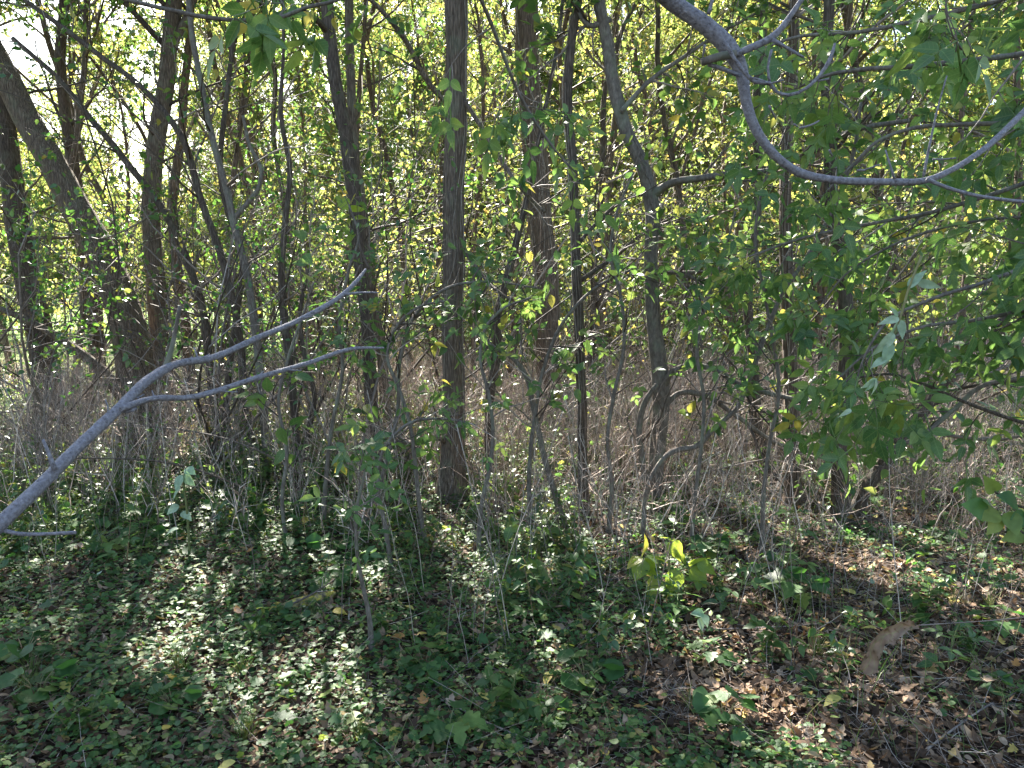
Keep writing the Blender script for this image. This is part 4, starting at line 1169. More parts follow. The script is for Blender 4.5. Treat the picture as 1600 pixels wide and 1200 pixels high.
near_tree('bare pale grey branch rising from the left edge, forking into two long arms', [(-1.55, 1.0, -.05), (-1.5, 1.0, .5), (-1.45, .95, 1.2), (-1.5, .9, 2.2), (-1.45, .85, 3.2)], [.09, .075, .07, .055, .035],
 [dict(start=[(-1.49, 1.0, .42, .03), (-1.2, 1.05, .78, .024)], Y=1.3, pix=[(-70, 880, 34, 1.15), (0, 818, 30, 1.2), (60, 762, 27, 1.28), (130, 692, 24, 1.38), (190, 636, 20, 1.46), (235, 592, 20, 1.55), (268, 572, 16, 1.6), (330, 560, 13, 1.7), (400, 530, 12, 1.85), (470, 500, 11, 2.0), (535, 462, 10, 2.1), (558, 440, 8, 2.15), (572, 422, 5, 2.2)]),
  dict(Y=1.5, name='side_branch', pix=[(185, 640, 16, 1.45), (230, 624, 12, 1.5), (300, 620, 12, 1.6), (400, 592, 10, 1.7), (480, 570, 9, 1.85), (555, 546, 7, 1.95), (600, 545, 4, 2.0)]),
  dict(Y=1.6, name='stub', pix=[(258, 578, 13), (268, 545, 10), (276, 505, 8), (281, 478, 9)], knob=3, mat='bark_smooth'),
  dict(Y=1.3, name='stub', pix=[(86, 735, 12), (76, 708, 8), (67, 686, 6)]),
  dict(Y=1.47, name='stub', pix=[(185, 640, 9), (200, 643, 8), (213, 638, 5)]),
  dict(Y=2.1, name='stub', pix=[(540, 460, 6), (565, 457, 4), (592, 457, 3)]),
  dict(Y=1.2, name='stub', pix=[(-5, 826, 9), (30, 834, 8), (75, 834, 7), (118, 832, 7)])])

near_tree('big pale grey branch sweeping down from the top and curving up to the right edge', [(-.95, -1.0, -.05), (-.9, -1.0, 1.0), (-.85, -.9, 2.2), (-.6, -.7, 3.2)], [.12, .10, .09, .06],
 [dict(start=[(-.82, -.88, 2.3, .035), (-.5, -.2, 2.85, .027), (-.05, .6, 2.6, .023)], Y=1.4, pix=[(970, -75, 35, 1.25), (1010, -28, 33, 1.36), (1050, 6, 33), (1100, 40, 35), (1135, 72, 36), (1156, 108, 27), (1163, 150, 22), (1176, 192, 20), (1205, 235, 18), (1250, 268, 17), (1300, 279, 15), (1380, 283, 14), (1452, 280, 13, 1.42), (1490, 264, 12, 1.44), (1535, 236, 12, 1.46), (1580, 196, 12, 1.5), (1625, 150, 11, 1.55), (1700, 70, 8, 1.6)]),
  dict(Y=1.4, name='side_branch', pix=[(1448, 280, 9), (1480, 293, 8), (1520, 304, 7), (1570, 312, 7), (1640, 318, 6)]),
  dict(Y=1.38, name='stub', pix=[(1150, 84, 17), (1125, 88, 17), (1096, 97, 16)], mat='bark_smooth'),
  dict(Y=1.38, name='twig', pix=[(1145, 88, 10), (1168, 77, 15), (1185, 70, 15), (1205, 60, 14), (1225, 40, 12), (1238, 22, 11), (1262, -12, 9)]),
  dict(Y=1.36, name='twig', pix=[(1132, 64, 9), (1145, 88, 8), (1162, 112, 8), (1180, 129, 8), (1202, 131, 8), (1212, 144, 7), (1232, 150, 7), (1262, 138, 7), (1282, 118, 7), (1297, 95, 8), (1305, 70, 5)]),
  dict(Y=1.37, name='twig', pix=[(1207, 62, 9), (1228, 74, 7), (1256, 90, 5)]),
  dict(Y=1.37, name='twig', pix=[(1203, 131, 6), (1200, 105, 5), (1206, 78, 6)]),
  dict(Y=1.39, name='twig', pix=[(1155, 118, 8), (1130, 108, 9), (1106, 101, 8)]),
  dict(Y=1.4, name='twig', pix=[(1443, 276, 6), (1452, 230, 5), (1464, 175, 4), (1480, 118, 3)]),
  dict(Y=1.4, name='twig', pix=[(1398, 280, 5), (1390, 255, 4), (1384, 234, 3)]),
  dict(Y=1.38, name='twig', pix=[(1107, 22, 9), (1112, 5, 7), (1116, -15, 7)]),
  dict(Y=2.6, start=[], name='leafy_limb', mat='bark_smooth', pix=[(700, -120, 9, 2.0), (760, 20, 8, 2.3), (830, 180, 6, 2.5), (880, 250, 4, 2.55), (905, 275, 3, 2.6)], fol=dict(n=8, L=(.08, .28), nl=2, size=(.10, .15), t=(.4, 1))),
  dict(Y=1.45, start=[], name='leafy_limb', mat='bark_smooth', pix=[(1500, -70, 5), (1478, 20, 4), (1490, 60, 3)], fol=dict(n=2, L=(.05, .12), n2=0, nl=2, size=(.09, .12), t=(.5, 1)))])

near_tree('thin dark branch crossing the top left corner with a tuft of fresh green leaves', [(-2.2, 1.9, -.05), (-2.1, 1.9, 1.2), (-2.1, 1.85, 2.6), (-2.0, 1.8, 3.8)], [.07, .06, .05, .035],
 [dict(start=[(-2.1, 1.85, 2.55, .018), (-1.5, 1.9, 2.68, .014)], Y=2.0, mat='bark_smooth', pix=[(120, -22, 9), (185, -4, 9), (250, 12, 9), (330, 28, 9), (400, 32, 8), (440, 27, 8), (480, 12, 7), (520, 3, 7), (575, -25, 6)]),
  dict(Y=2.0, name='twig', mat='bark_smooth', pix=[(432, 30, 5), (445, 12, 4), (430, -8, 4)], fol=dict(n=5, L=(.06, .16), n2=1, L2=(.04, .08), nl=2, size=(.13, .19), t=(.1, 1), tm=ELDER3))])

# box elder beside the right edge: its low limbs hang the curtain of leaves into the right part of the picture
GREY = 'bark_smooth'
near_tree('box elder whose low leafy limbs hang in from the right edge as a green curtain', [(2.9, 3.0, -.05), (2.85, 3.0, 1.0), (2.9, 3.05, 2.2), (2.8, 3.1, 3.4), (2.9, 3.1, 5.0)], [.13, .11, .10, .08, .05],
 [dict(start=[(2.88, 3.02, 1.9, .03)], Y=2.9, mat=GREY, pix=[(1700, 60, 14), (1600, 84, 11), (1500, 96, 11), (1420, 104, 10), (1350, 108, 9, 3.0), (1290, 118, 7, 3.1), (1240, 140, 5, 3.2)], fol=dict(n=19, L=(.12, .5), n2=3)),
  dict(start=[(2.88, 3.02, 1.7, .025)], Y=3.1, mat=GREY, pix=[(1720, 170, 12), (1600, 190, 10), (1500, 194, 9), (1430, 200, 8), (1370, 222, 7), (1330, 260, 5), (1290, 300, 4)], fol=dict(n=18, L=(.12, .5), n2=3)),
  dict(start=[(2.88, 3.02, 1.5, .022)], Y=2.7, mat=GREY, pix=[(1750, 330, 11), (1640, 400, 9), (1540, 440, 8), (1450, 470, 7), (1390, 500, 6), (1350, 560, 4), (1330, 640, 3)], fol=dict(n=17, L=(.12, .45), n2=3, droop=.8)),
  dict(start=[(2.88, 3.02, 1.35, .022)], Y=3.0, mat=GREY, pix=[(1760, 430, 11), (1620, 480, 9), (1520, 500, 8), (1440, 510, 7), (1370, 540, 5), (1300, 600, 4)], fol=dict(n=16, L=(.12, .45), n2=3, droop=.7)),
  dict(start=[(2.88, 3.02, 1.2, .018)], Y=3.2, mat='bark_dark', pix=[(1740, 690, 9), (1600, 660, 7), (1500, 625, 7), (1440, 600, 6), (1390, 585, 5), (1340, 590, 4)], fol=dict(n=7, L=(.1, .3))),
  dict(start=[(2.88, 3.02, 1.05, .02)], Y=3.3, mat=GREY, pix=[(1760, 560, 10), (1600, 590, 9), (1530, 605, 9), (1490, 640, 9), (1440, 680, 9), (1390, 700, 8), (1340, 708, 7), (1280, 700, 5)], fol=dict(n=6, L=(.1, .3), n2=1)),
  dict(start=[(2.9, 3.05, 2.3, .03)], Y=3.6, mat=GREY, pix=[(1700, -60, 12), (1560, 0, 10), (1440, 30, 9), (1340, 50, 8), (1240, 60, 6), (1160, 90, 4)], fol=dict(n=22, L=(.15, .55), n2=3)),
  dict(start=[(2.9, 3.05, 1.9, .03)], Y=4.0, mat=GREY, pix=[(1680, 260, 10), (1560, 300, 9), (1460, 330, 8), (1360, 350, 7), (1260, 370, 6), (1170, 400, 4)], fol=dict(n=24, L=(.15, .55), n2=3)),
  dict(start=[(2.9, 3.05, 1.6, .02)], Y=3.4, mat=GREY, pix=[(1600, 340, 6), (1500, 350, 5), (1400, 380, 5), (1320, 430, 4), (1280, 480, 3)], fol=dict(n=18, L=(.15, .5), n2=3)),
 ], cr=(8, (.8, 1.8)), trunk_mat='bark_brown')
# long thin stem rising diagonally through the right half
def long_stem(label, Y, pix, mat='bark_smooth', fol=None, low=None, name='sapling', cat='sapling'):
    P, R = trunk_path(Y, pix, None, rng.integers(999), jit=.008)
    root = empty(name, (P[0][0], P[0][1], float(hgt(P[0][0], P[0][1])))); tag(root, label, cat)
    mb = MB(); tubes(mb, P, R, 10, bark=.04); mb.build('stem', MAT[mat], root)
    ff = dict(n=10, t=(.4, 1), L=(.1, .4), n2=2, L2=(.05, .2), nl=1, tm=ELDER3, size=(.11, .17), droop=.4, up=.1); ff.update(fol or {})
    Pr, Rr = resample(P, R, 16); tw = MB(); lf = MB()
    A, Ra = spawn(Pr[None], Rr[None], ff['n'], ff['t'][0], ff['t'][1], ff['L'], (.5, 1.2), ff['up'], 6, .35, .5); tubes(tw, A, Ra, 5)
    B, Rb = spawn(A, Ra, ff['n2'], .3, 1, ff['L2'], (.4, 1.1), 0, 4, .3, .7, rmin=.001); tubes(tw, B, Rb, 3, cap=False)
    for T_ in (A, B):
        if not ff['nl']: continue
        p, Tn = along(T_, ff['nl'], .4)
        d = nrm(Tn * .5 + rng.normal(size=p.shape) * .5 + np.array([0, 0, -ff['droop']])); nn = nrm(rng.normal(size=p.shape) * .4 + np.array([0, -.4, .9])); kc = carve(p); p, d, nn = p[kc], d[kc], nn[kc]
        leaves(lf, ff['tm'], p, d, nn, rng.uniform(*ff['size'], len(p)), curl=(-.3, .05))
    tw.build('twigs', MAT['twig'], root)
    if lf.n: lf.build('foliage', MAT['leaf_near'], root)
    return root
long_stem('long thin grey stem slanting up right across the dry grass and dark trunk', 4.7, [(1006, 812, 8), (1012, 760, 7), (1050, 706, 9), (1092, 695, 9), (1116, 668, 9), (1150, 640, 8), (1172, 590, 8), (1198, 520, 8), (1222, 460, 7), (1262, 400, 7), (1302, 320, 6), (1335, 235, 6), (1345, 160, 5)], fol=dict(n=14, t=(.25, 1), n2=3, nl=1, L=(.2, .7)))
G1, G2 = GP(580, 1008), 0
long_stem('spindly grey sapling in front of the weeds left of the middle trunk', float(G1[1]), [(580, 1008, 10), (577, 965, 8), (568, 920, 7), (560, 880, 6), (556, 830, 6), (560, 780, 5), (570, 740, 4), (566, 700, 3)], fol=dict(n=12, t=(.45, 1), L=(.08, .25), size=(.10, .16)))
long_stem('young box elder left of the middle trunk with drooping three-part leaves', 4.6, [(668, 852, 8), (655, 790, 7), (648, 720, 7), (640, 660, 6), (620, 600, 6), (605, 560, 5), (620, 510, 5), (655, 480, 4), (700, 470, 3)], fol=dict(n=11, t=(.6, 1), L=(.15, .5)))
long_stem('young box elder just right of the middle trunk with broad drooping leaves', 4.5, [(748, 850, 8), (752, 790, 7), (765, 730, 7), (770, 670, 6), (762, 610, 6), (750, 560, 5), (760, 510, 5), (790, 480, 4), (830, 465, 3)], fol=dict(n=12, t=(.5, 1), L=(.15, .45)))
long_stem('slim leafy sapling between the slim dark trunk and the forked grey trunk', 4.9, [(952, 815, 8), (955, 760, 7), (948, 690, 6), (958, 620, 6), (975, 540, 6), (970, 460, 5), (955, 400, 5), (965, 330, 4), (990, 270, 3)], fol=dict(n=14, t=(.3, 1), L=(.15, .5), size=(.1, .16)))
long_stem('leafy sapling under the first fork of the grey trunk, right of centre', 4.5, [(1080, 850, 8), (1085, 780, 7), (1096, 700, 6), (1100, 620, 6), (1090, 540, 6), (1105, 470, 5), (1130, 400, 4), (1150, 330, 3)], fol=dict(n=18, t=(.35, 1), L=(.2, .55)))
long_stem('tall leafy sapling rising through the crossing branches at right', 4.3, [(1190, 850, 8), (1192, 780, 7), (1200, 700, 6), (1215, 620, 6), (1210, 540, 6), (1195, 460, 5), (1180, 380, 5), (1190, 300, 4), (1210, 230, 3)], fol=dict(n=18, t=(.35, 1), L=(.2, .55)))
long_stem('sapling with yellowing leaves beside the dark leaning pair left of centre', 4.9, [(505, 815, 8), (510, 740, 7), (520, 660, 6), (535, 580, 6), (530, 500, 5), (545, 420, 5), (560, 370, 4), (545, 320, 3)], fol=dict(n=12, t=(.45, 1), L=(.1, .4), size=(.1, .16)))
long_stem('sapling with sparse leaves above the second arm of the pale forked branch', 4.6, [(450, 850, 7), (440, 780, 6), (448, 700, 6), (435, 630, 5), (450, 560, 5), (470, 500, 4), (490, 440, 3)], fol=dict(n=12, t=(.3, 1), L=(.1, .4), size=(.09, .14), tm=OVATE))
long_stem('leaning leafy sapling whose sprays cross the middle trunk at knee height', 4.2, [(610, 880, 8), (600, 820, 7), (590, 760, 6), (600, 700, 5), (640, 660, 5), (700, 655, 4), (745, 665, 3)], fol=dict(n=12, t=(.45, 1), L=(.12, .4), n2=3))
long_stem('sapling with pale glinting leaves at eye height around the middle trunk', 4.9, [(560, 830, 8), (600, 740, 7), (620, 640, 6), (625, 560, 6), (650, 490, 5), (700, 450, 5), (760, 440, 4), (840, 450, 3)], fol=dict(n=18, t=(.45, 1), L=(.15, .5), n2=3, tm=OVATE, size=(.05, .09), nl=3, droop=0))
long_stem('thin sapling arching right over the dry grass behind the slim dark trunk', 5.0, [(830, 830, 8), (828, 740, 7), (835, 650, 6), (850, 570, 6), (880, 500, 5), (930, 450, 5), (990, 420, 4)], fol=dict(n=16, t=(.4, 1), L=(.15, .5), n2=3, tm=OVATE, size=(.05, .09), nl=2, droop=.1))
# a loose leafy limb hanging over the middle, rooted on the trunk behind
# broad leaves reaching in at the lower right edge, shade put into their colour
def leaf_spray():
    root = empty('leafy_branch', (1.62, 1.9, 0)); tag(root, 'small branch with broad dark leaves reaching in low at the right edge', 'branch')
    st = MB(); lf = MB()
    for pix in ([(1760, 900, 9), (1680, 868, 7), (1600, 835, 5), (1570, 808, 4), (1545, 800, 3)], [(1700, 830, 6), (1640, 800, 5), (1590, 790, 4), (1555, 768, 3), (1538, 750, 2)], [(1600, 835, 4), (1566, 830, 3), (1540, 795, 2)]):
        P, R = limb_path([1.9] + pix, .02, .003); tubes(st, P, R, 6)
    L = [(1545, 800, 1482, 778, .10), (1548, 790, 1520, 770, .05), (1560, 800, 1515, 812, .085), (1562, 806, 1542, 838, .09), (1556, 768, 1534, 738, .08), (1590, 788, 1550, 760, .09), (1600, 800, 1575, 835, .09), (1610, 790, 1590, 740, .10), (1600, 830, 1560, 850, .08), (1620, 840, 1600, 880, .09), (1640, 800, 1600, 735, .10), (1575, 800, 1590, 830, .08), (1630, 800, 1588, 812, .07), (1650, 840, 1625, 800, .09)]
    p = np.array([PT(a, b, 1.9)[0] for a, b, c, d, s in L]); q = np.array([PT(c, d, 1.86)[0] for a, b, c, d, s in L])
    dd = nrm(q - p); nn = nrm(rng.normal(size=p.shape) * .35 + np.array([0, -.9, .5]))
    leaves(lf, OVATE, p, dd, nn, np.array([l[4] * .8 for l in L]), curl=(-.35, 0), width=1.2)
    st.build('stem', MAT['bark_dark'], root); lf.build('foliage', MAT['ivy'], root)  # dark ground-ivy colour used here so the leaves look shaded
leaf_spray()
# pale wilted leaves hanging in the curtain
def wilted():
    root = empty('wilted_leaves', (1.2, 2.35, 0)); tag(root, 'pale grey-green wilted leaf cluster hanging in the leaf curtain at right', 'leaf cluster')
    st = MB(); lf = MB()
    for pix in ([(1440, 400, 4), (1420, 450, 4), (1408, 492, 4), (1395, 530, 3), (1385, 565, 2)], [(1390, 560, 2), (1372, 590, 2), (1366, 610, 2)]):
        P, R = limb_path([2.35] + pix, .02, .003); tubes(st, P, R, 5)
    L = [(1405, 497, 1372, 502, .085), (1403, 495, 1390, 470, .06), (1408, 500, 1411, 540, .085), (1404, 500, 1395, 540, .09), (1396, 520, 1368, 560, .12), (1392, 535, 1380, 580, .11), (1385, 560, 1352, 575, .08), (1370, 592, 1340, 612, .08), (1368, 592, 1372, 612, .07), (1366, 592, 1354, 615, .07), (1432, 440, 1465, 448, .10), (1420, 450, 1450, 412, .10), (1330, 640, 1312, 650, .06)]
    p = np.array([PT(a, b, 2.35)[0] for a, b, c, d, s in L]); q = np.array([PT(c, d, 2.33)[0] for a, b, c, d, s in L])
    nn = nrm(rng.normal(size=p.shape) * .6 + np.array([0, -.9, .3]))
    leaves(lf, OVATE, p, nrm(q - p), nn, np.array([l[4] * .72 for l in L]), curl=(-.7, .1), width=.7)
    st.build('stem', MAT['green_stem'], root); lf.build('foliage', MAT['leaf_pale'], root)
wilted()
# traced leaf groups that stand out
def leaf_group(name, label, cat, Y, stems, L, leafmat, tm=OVATE, stemmat='green_stem', width=1.0, up=(0, -.5, .8), g=None):
    p0, _ = PT(stems[0][0][0], stems[0][0][1], Y)
    root = empty(name, (p0[0], p0[1], 0)); tag(root, label, cat, g); st = MB(); lf = MB()
    for pix in stems:
        P, R = limb_path([Y] + pix, .02, .004)
        if pix is stems[0] and P[0][2] < .25: P[0][2] = float(hgt(P[0][0], P[0][1])) - .01
        tubes(st, P, R, 5)
    p = np.array([PT(a, b, Y)[0] for a, b, c_, d_, s in L]); q = np.array([PT(c_, d_, Y - .03)[0] for a, b, c_, d_, s in L])
    leaves(lf, tm, p, nrm(q - p), nrm(rng.normal(size=p.shape) * .35 + np.array(up)), np.array([l[4] for l in L]), curl=(-.4, 0), width=width)
    st.build('stem', MAT[stemmat], root); lf.build('foliage', MAT[leafmat], root)
leaf_group('seedling', 'yellowing box elder seedling with bright sunlit leaves right of centre', 'seedling', 3.75, [[(1040, 965, 5), (1043, 920, 4), (1046, 880, 4), (1044, 850, 3)], [(1044, 900, 3), (1075, 885, 2), (1095, 875, 2)], [(1042, 905, 3), (1015, 885, 2), (1002, 868, 2)], [(1044, 852, 2), (1050, 842, 2)]],
 [(1002, 868, 1012, 838, 0.125), (1002, 870, 985, 880, 0.100), (1005, 872, 1020, 900, 0.138), (1005, 872, 994, 902, 0.125), (1048, 845, 1038, 838, 0.088), (1050, 843, 1056, 860, 0.112), (1072, 884, 1062, 868, 0.112), (1078, 886, 1098, 872, 0.125), (1080, 886, 1094, 905, 0.125), (1060, 890, 1050, 915, 0.138), (1030, 900, 1018, 925, 0.138), (1045, 905, 1052, 940, 0.150), (1090, 876, 1108, 890, 0.112), (1040, 880, 1024, 868, 0.100)], 'leaf_bright', width=1.2)
leaf_group('wilted_weed', 'tall weed with pale drooping sunlit leaves in the left weeds', 'weed', 4.25, [[(296, 862, 4), (292, 800, 4), (287, 750, 3), (290, 730, 2)]],
 [(288, 738, 298, 752, .11), (284, 742, 277, 756, .10), (283, 762, 262, 784, .11), (280, 790, 262, 800, .08), (279, 826, 262, 830, .07), (284, 800, 300, 812, .08), (290, 732, 302, 738, .08)], 'leaf_pale', width=1.1)
leaf_group('seedling', 'small seedling with one pale white-lit leaf below the crossing stalks', 'seedling', 3.3, [[(1098, 1005, 3), (1094, 980, 3), (1090, 960, 2)]],
 [(1100, 958, 1080, 958, .07), (1100, 957, 1108, 950, .05), (1098, 960, 1104, 972, .06), (1096, 965, 1096, 985, .06)], 'leaf_pale')
leaf_group('seedling', 'small seedling with drooping leaves standing right below the middle trunk', 'seedling', 3.9, [[(806, 935, 4), (804, 880, 3), (800, 835, 3), (798, 822, 2)], [(806, 905, 3), (825, 895, 2), (838, 890, 2)]],
 [(798, 824, 790, 842, .08), (798, 824, 816, 829, .08), (800, 822, 806, 812, .05), (836, 888, 852, 902, .11), (832, 888, 826, 872, .08), (838, 892, 832, 910, .09), (820, 896, 806, 902, .09), (802, 868, 790, 880, .07), (804, 870, 818, 880, .07)], 'leaf_near', width=1.15)
leaf_group('leafy_branch', 'sunlit yellow-green leaf cluster in front of the dark leaning pair', 'branch', 5.6, [[(577, 420, 5), (560, 380, 4), (548, 345, 3), (545, 322, 2)]],
 [(546, 325, 532, 312, .13), (547, 328, 530, 330, .13), (548, 335, 533, 345, .13), (549, 340, 542, 358, .13), (548, 330, 563, 322, .13), (550, 342, 566, 340, .12), (547, 322, 552, 310, .11), (555, 365, 545, 378, .11)], 'leaf_bright', stemmat='twig', width=1.1)
# curled dead leaf hanging on a thread-thin stem at the lower right
def hanging_dead():
    root = empty('dead_leaf', (.62, 1.25, 0)); tag(root, 'curled brown dead leaf hanging on a thin stem at lower right', 'dead leaf')
    st = MB(); P, R = limb_path([1.25, (1436, 977, 2.2), (1480, 974, 1.5), (1540, 970, 1.6), (1620, 962, 2), (1800, 935, 3)], .02, .002); tubes(st, P, R, 5); st.build('stem', MAT['twig'], root)
    c = [(1436, 976, 5), (1415, 978, 14), (1395, 985, 20), (1375, 998, 24), (1364, 1015, 22), (1358, 1030, 24), (1350, 1042, 20), (1346, 1049, 7)]
    K = 26; pp, ww = [], []
    for q in c: p, t = PT(q[0], q[1], 1.25); pp.append(p); ww.append(q[2] / FPX * t)
    P, W = smooth_path(pp, ww, .004); P, W = resample(P, W, K)
    T = nrm(np.gradient(P, axis=0)); side = nrm(np.cross(T, np.array([0, -1.0, .2]))); back = np.cross(side, T)
    n = 9; s = np.linspace(-1, 1, n); V = []
    for i in range(K):
        a = s * 1.25 + .3 * sin(i * .5)
        rr = W[i] * .55 * (1 + .18 * np.sin(i * 1.1 + s * 4))
        V.append(P[i] + side[i] * (np.sin(a) * rr)[:, None] + back[i] * ((1 - np.cos(a)) * rr)[:, None])
    V = np.array(V); idx = np.arange(K * n).reshape(K, n)
    F = np.stack([idx[:-1, :-1], idx[:-1, 1:], idx[1:, 1:], idx[1:, :-1]], -1).reshape(-1, 4)
    A = np.zeros((K, n, 3)); A[..., 0] = np.linspace(0, 1, K)[:, None]; A[..., 1] = s * .3; A[..., 2] = .6 + .25 * fnoise(np.stack([np.arange(K)[:, None] * .35 + s * 0, s * 3 + np.zeros((K, 1)), np.zeros((K, n))], -1), 2)
    V = V + (fnoise(V * 190, 2) - .5)[..., None] * .012
    mb = MB(); mb.add(V.reshape(-1, 3), F, A.reshape(-1, 3)); mb.build('blade', MAT['dry_curl'], root)
hanging_dead()

# ------------------------------------------------------------------ the forest floor
def ivy_density(x, y):
    side = np.clip(.76 - (x / (.67 * y)) * .95, 0, 1)
    n = fnoise(np.stack([x * 1.7, y * 1.7, x * 0 + 1], -1), 3)
    n2 = fnoise(np.stack([x * 5, y * 5, x * 0 + 3], -1), 2)
    return np.clip((side * 1.15 + (n - .5) * 2.4 + (n2 - .5) * 2.2 - .02), 0, 1) * np.clip((6.8 - y) / 1.6, 0, 1)
def floor_pts(n, y0, y1, wide=1.12):
    y = np.sqrt(rng.uniform(y0 * y0, y1 * y1, n)); x = rng.uniform(-1, 1, n) * (y * .67 * wide + .15)
    return x, y
def ground_cover():
    mb = MB()
    for cnt, size, tm, zr in ((72000, (.010, .027), ROUND, (.008, .05)), (24000, (.014, .034), CLOVER, (.012, .06)), (8000, (.015, .042), OVATE, (.02, .10)), (900, (.04, .07), LOBED, (.03, .09))):
        x, y = floor_pts(cnt, 2.1, 6.8)
        k = rng.random(len(x)) < ivy_density(x, y) ** (1.0 if tm is not CLOVER else .7)
        x, y = x[k], y[k]; n = len(x)
        hh = fnoise(np.stack([x * 7, y * 7, x * 0], -1), 2)
        z = hgt(x, y) + rng.uniform(zr[0], zr[1], n) * (.5 + hh * 1.2)
        p = np.stack([x, y, z], -1)
        a = rng.uniform(0, 2 * pi, n); d = np.stack([np.cos(a), np.sin(a), rng.normal(0, .15, n)], -1)
        nn = nrm(rng.normal(size=(n, 3)) * .33 + np.array([0, 0, 1]))
        leaves(mb, tm, p, d, nn, rng.uniform(size[0], size[1], n) * (.8 + .5 * hh), curl=(-.15, .1))
    tag(mb.build('ground_ivy', MAT['ivy']), kind='stuff')
    # creeping stems between
    x, y = floor_pts(5000, 2.1, 7); n = len(x); a = rng.uniform(0, 6.28, n); P = [np.stack([x, y, hgt(x, y) + .006], -1)]
    for j in range(5):
        a = a + rng.normal(0, .5, n); q = P[-1] + np.stack([np.cos(a), np.sin(a), a * 0], -1) * rng.uniform(.02, .05, n)[:, None]
        q[:, 2] = hgt(q[:, 0], q[:, 1]) + rng.uniform(.004, .03, n); P.append(q)
    m2 = MB(); P = np.stack(P, 1); tubes(m2, P, np.full(P.shape[:2], .0009), 3, cap=False)
    tag(m2.build('straw_litter', MAT['straw']), kind='stuff')
ground_cover()
def leaf_litter():
    mb = MB()
    for cnt, y0, y1, sz in ((21000, 2.1, 4.6, (.022, .055)), (17000, 4.6, 9.5, (.03, .065))):
        x, y = floor_pts(cnt, y0, y1); n = len(x)
        p = np.stack([x, y, hgt(x, y) + rng.uniform(.003, .028, n)], -1)
        a = rng.uniform(0, 2 * pi, n); d = np.stack([np.cos(a), np.sin(a), rng.normal(0, .22, n)], -1)
        nn = nrm(rng.normal(size=(n, 3)) * .42 + np.array([0, 0, 1]))
        h = n // 2
        leaves(mb, OVATE, p[:h], d[:h], nn[:h], rng.uniform(sz[0], sz[1], h), curl=(-.7, .9), rnd=rng.random(h) ** 1.25)
        leaves(mb, LOBED, p[h:], d[h:], nn[h:], rng.uniform(sz[0], sz[1] * .9, n - h), curl=(-.8, .9), rnd=rng.random(n - h) ** 1.25, width=.8)
    tag(mb.build('leaf_litter', MAT['litter']), kind='stuff')
leaf_litter()
def straw():
    mb = MB(); x, y = floor_pts(17000, 2.2, 9); n = len(x)
    k = rng.random(n) < np.where(x > .1 * y, 1, np.where(x > -.15 * y, .7, .3)); x, y = x[k], y[k]; n = len(x)
    a = rng.uniform(0, 6.28, n); L = rng.uniform(.05, .30, n); P = []
    q = np.stack([x, y], -1)
    up = rng.uniform(0, .7, n) * (rng.random(n) < .45)
    for j in range(4):
        P.append(np.stack([q[:, 0], q[:, 1], hgt(q[:, 0], q[:, 1]) + .008 + rng.uniform(0, .02, n) + up * L * j / 3], -1)); a = a + rng.normal(0, .18, n)
        q = q + np.stack([np.cos(a), np.sin(a)], -1) * (L / 3)[:, None]
    tubes(mb, np.stack(P, 1), (rng.uniform(.0006, .0016, n))[:, None] * np.linspace(1, .5, 4), 3, cap=False)
    tag(mb.build('fallen_straw', MAT['straw_grey']), kind='stuff')
    # fine green and tan grass growing through it
    m2 = MB(); x, y = floor_pts(9000, 2.4, 8.5); n = len(x)
    den = fnoise(np.stack([x * 1.3, y * 1.3, x * 0 + 12], -1), 2); k = rng.random(n) < np.clip((den - .42) * 4 + np.where(y > 4.2, .25, 0), 0, 1)
    x, y = x[k], y[k]; n = len(x); H = rng.uniform(.06, .26, n)
    d = nrm(np.stack([rng.normal(0, .45, n), rng.normal(0, .45, n), np.ones(n)], -1)); P = [np.stack([x, y, hgt(x, y)], -1)]
    for j in range(4): P.append(P[-1] + d * (H / 4)[:, None]); d = nrm(d + np.array([0, 0, -.22]) + rng.normal(size=d.shape) * .08)
    tubes(m2, np.stack(P, 1), (rng.uniform(.0009, .0018, n))[:, None] * np.array([1, 1, .9, .6, .2]), 3, cap=False)
    tag(m2.build('grass', MAT['grass']), kind='stuff')
straw()

# single fallen leaves one can pick out
def proto_fallen(label, tm, mat, s, rnd, curl, group, width=1.0):
    mb = MB(); leaves(mb, tm, np.array([[-s / 2, 0, .0]]), np.array([[1., 0, .05]]), np.array([[0, .1, 1.]]), s, curl=(curl, curl), rnd=np.array([rnd]), width=width)
    o = mb.build('fallen_leaf', MAT[mat]); return tag(o, label, 'fallen leaf', group)
GF = 'single fallen leaves lying on the ground cover'
fl = [proto_fallen('yellow fallen leaf lying on the low green leaves', OVATE, 'yellow', .075, .3, -.4, GF), proto_fallen('orange-brown fallen leaf lying among the ground cover', LOBED, 'yellow', .06, 1.0, .5, GF),
      proto_fallen('pale yellow-green fallen leaf lying flat', ELDER, 'yellow', .085, .7, -.2, GF), proto_fallen('large curled tan dead leaf lying on the litter', LOBED, 'litter', .065, .9, .3, GF), proto_fallen('greyish brown curled dead leaf lying on the litter', OVATE, 'litter', .065, .7, .4, GF),
      proto_fallen('bleached pale fallen leaf catching the light', OVATE, 'leaf_pale', .038, .9, .5, GF)]
def raise_all(os, dz, tilt=.25):
    for o in os: o.location.z += dz; o.rotation_euler = (rng.normal() * tilt, rng.normal() * tilt, rng.uniform(0, 6.28))
FO = scatter1(fl, field(150, 2.3, 5.6, None, 1.05), .6, 1.1)
raise_all(FO, .05, .13)
FK = {'yellow': 'yellow fallen leaf', 'orange': 'orange-brown fallen leaf', 'pale yellow': 'pale yellow-green fallen leaf', 'large curled': 'curled tan fallen leaf', 'greyish': 'greyish brown fallen leaf', 'bleached': 'bleached pale fallen leaf'}
